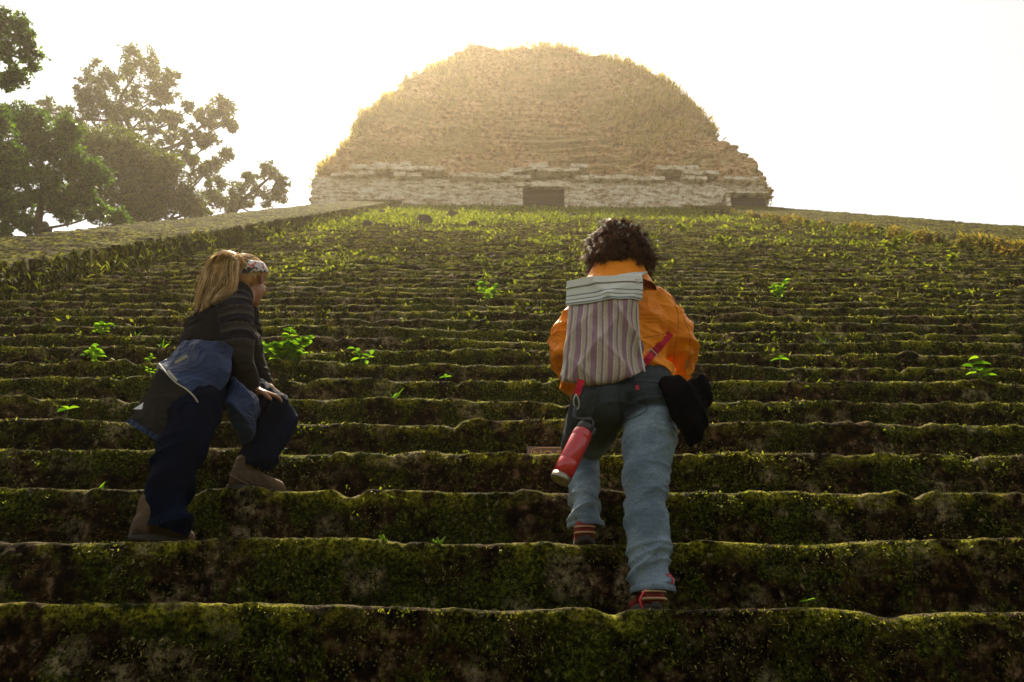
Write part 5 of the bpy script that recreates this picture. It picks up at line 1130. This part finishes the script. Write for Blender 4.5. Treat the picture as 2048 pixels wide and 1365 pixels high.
m = MB(); m.rings(RG, False); V, Q, T = m.arr(); V = V+fbm(V*40, 2, 4)[:, None]*.002; mk('headband', V, Q, T, M_BAND, W1)
# boots
shoe('boot', he1, norm(np.array([.80, .60, 0])), .235, .092, .10, (M_BOOT, M_SOLE), W1, boot=True, laces=M_LACE, collar=.05)
bt, Lp2 = shoe('boot', he2, norm(np.array([.93, .33, -.06])), .240, .092, .115, (M_BOOT, M_SOLE), W1, boot=True, laces=M_LACE, collar=.015)
for a_, dz in ((P(512, 922, 3.52), .02),):
    m = MB(); m.tube(np.array([a_+np.array([0, 0, .10+dz]), a_+np.array([0, 0, .0])]), .040, 16); m.build('sock', M_BLACKC, W1)
bl = MB()
for ln, w_ in (([(455, 926), (480, 918), (503, 916)], .0035), ([(506, 918), (512, 932), (524, 948), (541, 966)], .0030), ([(470, 930), (478, 945), (498, 962), (520, 970)], .0018), ([(444, 950), (458, 951), (475, 960), (495, 969)], .0045)):
    pts = resample(np.array([P(x, y, 3.35) for x, y in ln]), np.ones(len(ln)), 6)[0]; pts = on(bt, pts, .001); len(pts) > 1 and bl.tube(pts, w_, 7)
for i in range(6):
    q = on(bt, np.array([P(507+6.2*i, 921+8*i, 3.35), P(515+6.2*i, 918+8*i, 3.35)]), .002); len(q) > 1 and bl.tube(q, .0034, 7)
bl.build('boot_stitching', M_LACE, bt)
# ------------------------------------------------------------------ navy jacket knotted round her waist
def wsh(G, s, t):
    q = G.reshape(-1, 3); return (crumple(q, 87, 22).reshape(s.shape)*.007+folds(q, np.array([.6, 0, .8]), 18, 1.8, 83, 2.5).reshape(s.shape)*.008+fbm(q*10, 3, 85).reshape(s.shape)*.010)
wrap = [[P(372, 686, 3.47), P(405, 682, 3.42), P(440, 684, 3.42), P(462, 700, 3.46)],
        [P(345, 706, 3.44), P(385, 712, 3.37), P(425, 722, 3.36), P(462, 738, 3.40)],
        [P(322, 722, 3.42), P(360, 738, 3.33), P(402, 760, 3.30), P(447, 775, 3.36)],
        [P(314, 734, 3.40), P(340, 757, 3.30), P(375, 782, 3.26), P(398, 812, 3.30)]]
tj, Gw, Nw = cloth('tied_jacket', wrap, .010, M_SHELL, W1, 60, 70, wsh, edge=.04)
lin = [[P(322, 738, 3.37), P(348, 752, 3.31), P(376, 776, 3.27), P(397, 806, 3.28)],
       [P(300, 775, 3.33), P(330, 790, 3.28), P(362, 808, 3.25), P(390, 832, 3.27)],
       [P(276, 815, 3.29), P(306, 830, 3.25), P(338, 848, 3.23), P(366, 862, 3.25)],
       [P(256, 845, 3.26), P(283, 862, 3.22), P(312, 880, 3.21), P(338, 893, 3.22)]]
cloth('lining', lin, .006, M_LINING, tj, 50, 50, lambda G, s, t: wsh(G, s, t)*.9)
lo = [[p+norm(p)*.022+np.array([0, 0, -.004]) for p in row] for row in lin]; cloth('outer_panel', lo, .008, M_SHELL, tj, 40, 40, wsh)
hem = [[lerp(a_, b__, f)+np.array([0, -.006, 0]) for a_, b__ in zip(lin[2], lin[3])] for f in (.78, .9, 1.04)]; cloth('hem', hem, .008, M_SHELL, tj, 14, 60, lambda G, s, t: .003*np.sin(t*60)+wsh(G, s, t)*.5)
m = MB(); e1 = np.array([P(322, 737, 3.355), P(318, 728, 3.35), P(336, 750, 3.29), P(352, 766, 3.27), P(374, 780, 3.25), P(390, 796, 3.25), P(399, 812, 3.26)]); m.tube(*resample(e1, np.full(7, .0030), 5), 8)
m.tube(*resample(np.array([P(314, 748, 3.36), P(316, 734, 3.35), P(323, 730, 3.35)]), np.full(3, .003), 5), 8)
m.tube(*resample(np.array([P(397, 835, 3.235), P(380, 858, 3.22), P(357, 880, 3.205), P(337, 896, 3.195)]), np.full(4, .0042), 5), 8); m.build('piping', M_PIPE, tj)
m = MB(); strip(m, [P(336, 741, 3.285), P(345, 752, 3.275), P(354, 762, 3.27)], .010, norm(-P(345, 750, 1)), .001); m.build('zip_pocket', M_PIPE, tj, False)
m = MB(); strip(m, [P(350, 726, 3.345), P(362, 719, 3.335), P(374, 712, 3.33)], .013, norm(-P(362, 719, 1)), .002); m.build('pocket_tab', M_PIPE, tj, False)
T3 = [P(266, 819, 3.25), P(287, 805, 3.25), P(284, 819, 3.24)]; m = MB(); n_ = norm(-P(280, 812, 1))*.0015; V = [p+n_ for p in T3]+[p-n_ for p in T3]; m.add(V, [[0, 1, 4, 3], [1, 2, 5, 4], [2, 0, 3, 5]], [[0, 2, 1], [3, 4, 5]]); m.build('care_tag', M_TAG, tj, False)
G1 = MB()                                                       # knotted sleeves hanging in front
G1.tube(*resample(np.array([P(466, 772, 3.44), P(478, 800, 3.42), P(482, 830, 3.42), P(486, 860, 3.43), P(484, 884, 3.44)]), np.array([.030, .050, .058, .045, .018]), 5), 20)
G1.tube(*resample(np.array([P(470, 790, 3.44), P(498, 800, 3.46), P(500, 830, 3.46), P(494, 856, 3.46)]), np.array([.035, .028, .030, .015]), 5), 18)
fuse('knotted_sleeve', G1, .005, M_SHELL, tj, 3, .5, lambda p, n: folds(p, np.array([.8, 0, .6]), 14, 1.6, 93, 2.2)*.014+fbm(p*16, 3, 95)*.010)

# ------------------------------------------------------------------ small wooden sign lying on a step
k = 3; x0, x1 = P(1056, 895, 3.95)[0], P(1056, 895, 3.95)[0]+.335; ys = Y0+k*TD+.10; zs_ = tz(k)-.035; hS = .10
SG = root('sign', ((x0+x1)/2, ys, tz(k)), 'small wooden board with yellow lettering and border standing on a step behind the jeans', 'sign')
tilt = .22; up_ = norm(np.array([0, tilt, 1.0])); nrm_s = np.array([0, -1, tilt]); nrm_s = norm(nrm_s); Msg = np.stack([XA, -nrm_s, up_], 1)
m = MB(); m.box(np.array([(x0+x1)/2, ys, zs_])+up_*hS/2, ((x1-x0)/2, .009, hS/2), Msg); bd = m.build('board', mat_plain('painted_board', (.16, .115, .11), .8), SG, False)
M_YEL = mat_plain('yellow_paint', (.42, .27, .06), .7)
m = MB(); cs = np.array([(x0+x1)/2, ys, zs_])+up_*hS/2+nrm_s*.0105; hw, hh = (x1-x0)/2-.018, hS/2-.010; th = np.linspace(0, 2*math.pi, 61)
m.tube(np.array([cs+XA*hw*math.copysign(abs(math.cos(t))**.25, math.cos(t))+up_*hh*math.copysign(abs(math.sin(t))**.35, math.sin(t)) for t in th]), .0028, 6, False); m.build('border', M_YEL, SG)
cu = bpy.data.curves.new('t', 'FONT'); cu.body = 'NO SUBIR'; cu.size = .064; cu.align_x = 'CENTER'; cu.align_y = 'CENTER'; cu.extrude = .0012; cu.offset = .0018; to = bpy.data.objects.new('t', cu); col.objects.link(to)
dg = bpy.context.evaluated_depsgraph_get(); dg.update(); tm = bpy.data.meshes.new_from_object(to.evaluated_get(dg)); bpy.data.objects.remove(to)
co = np.array([v.co for v in tm.vertices]); W_ = cs+nrm_s*.0015+co[:, :1]*XA+co[:, 1:2]*up_+co[:, 2:]*nrm_s
for v_, c_ in zip(tm.vertices, W_-org(SG)): v_.co = c_
tm.materials.clear(); tm.materials.append(M_YEL); lo_ = bpy.data.objects.new('lettering', tm); col.objects.link(lo_); lo_.parent = SG
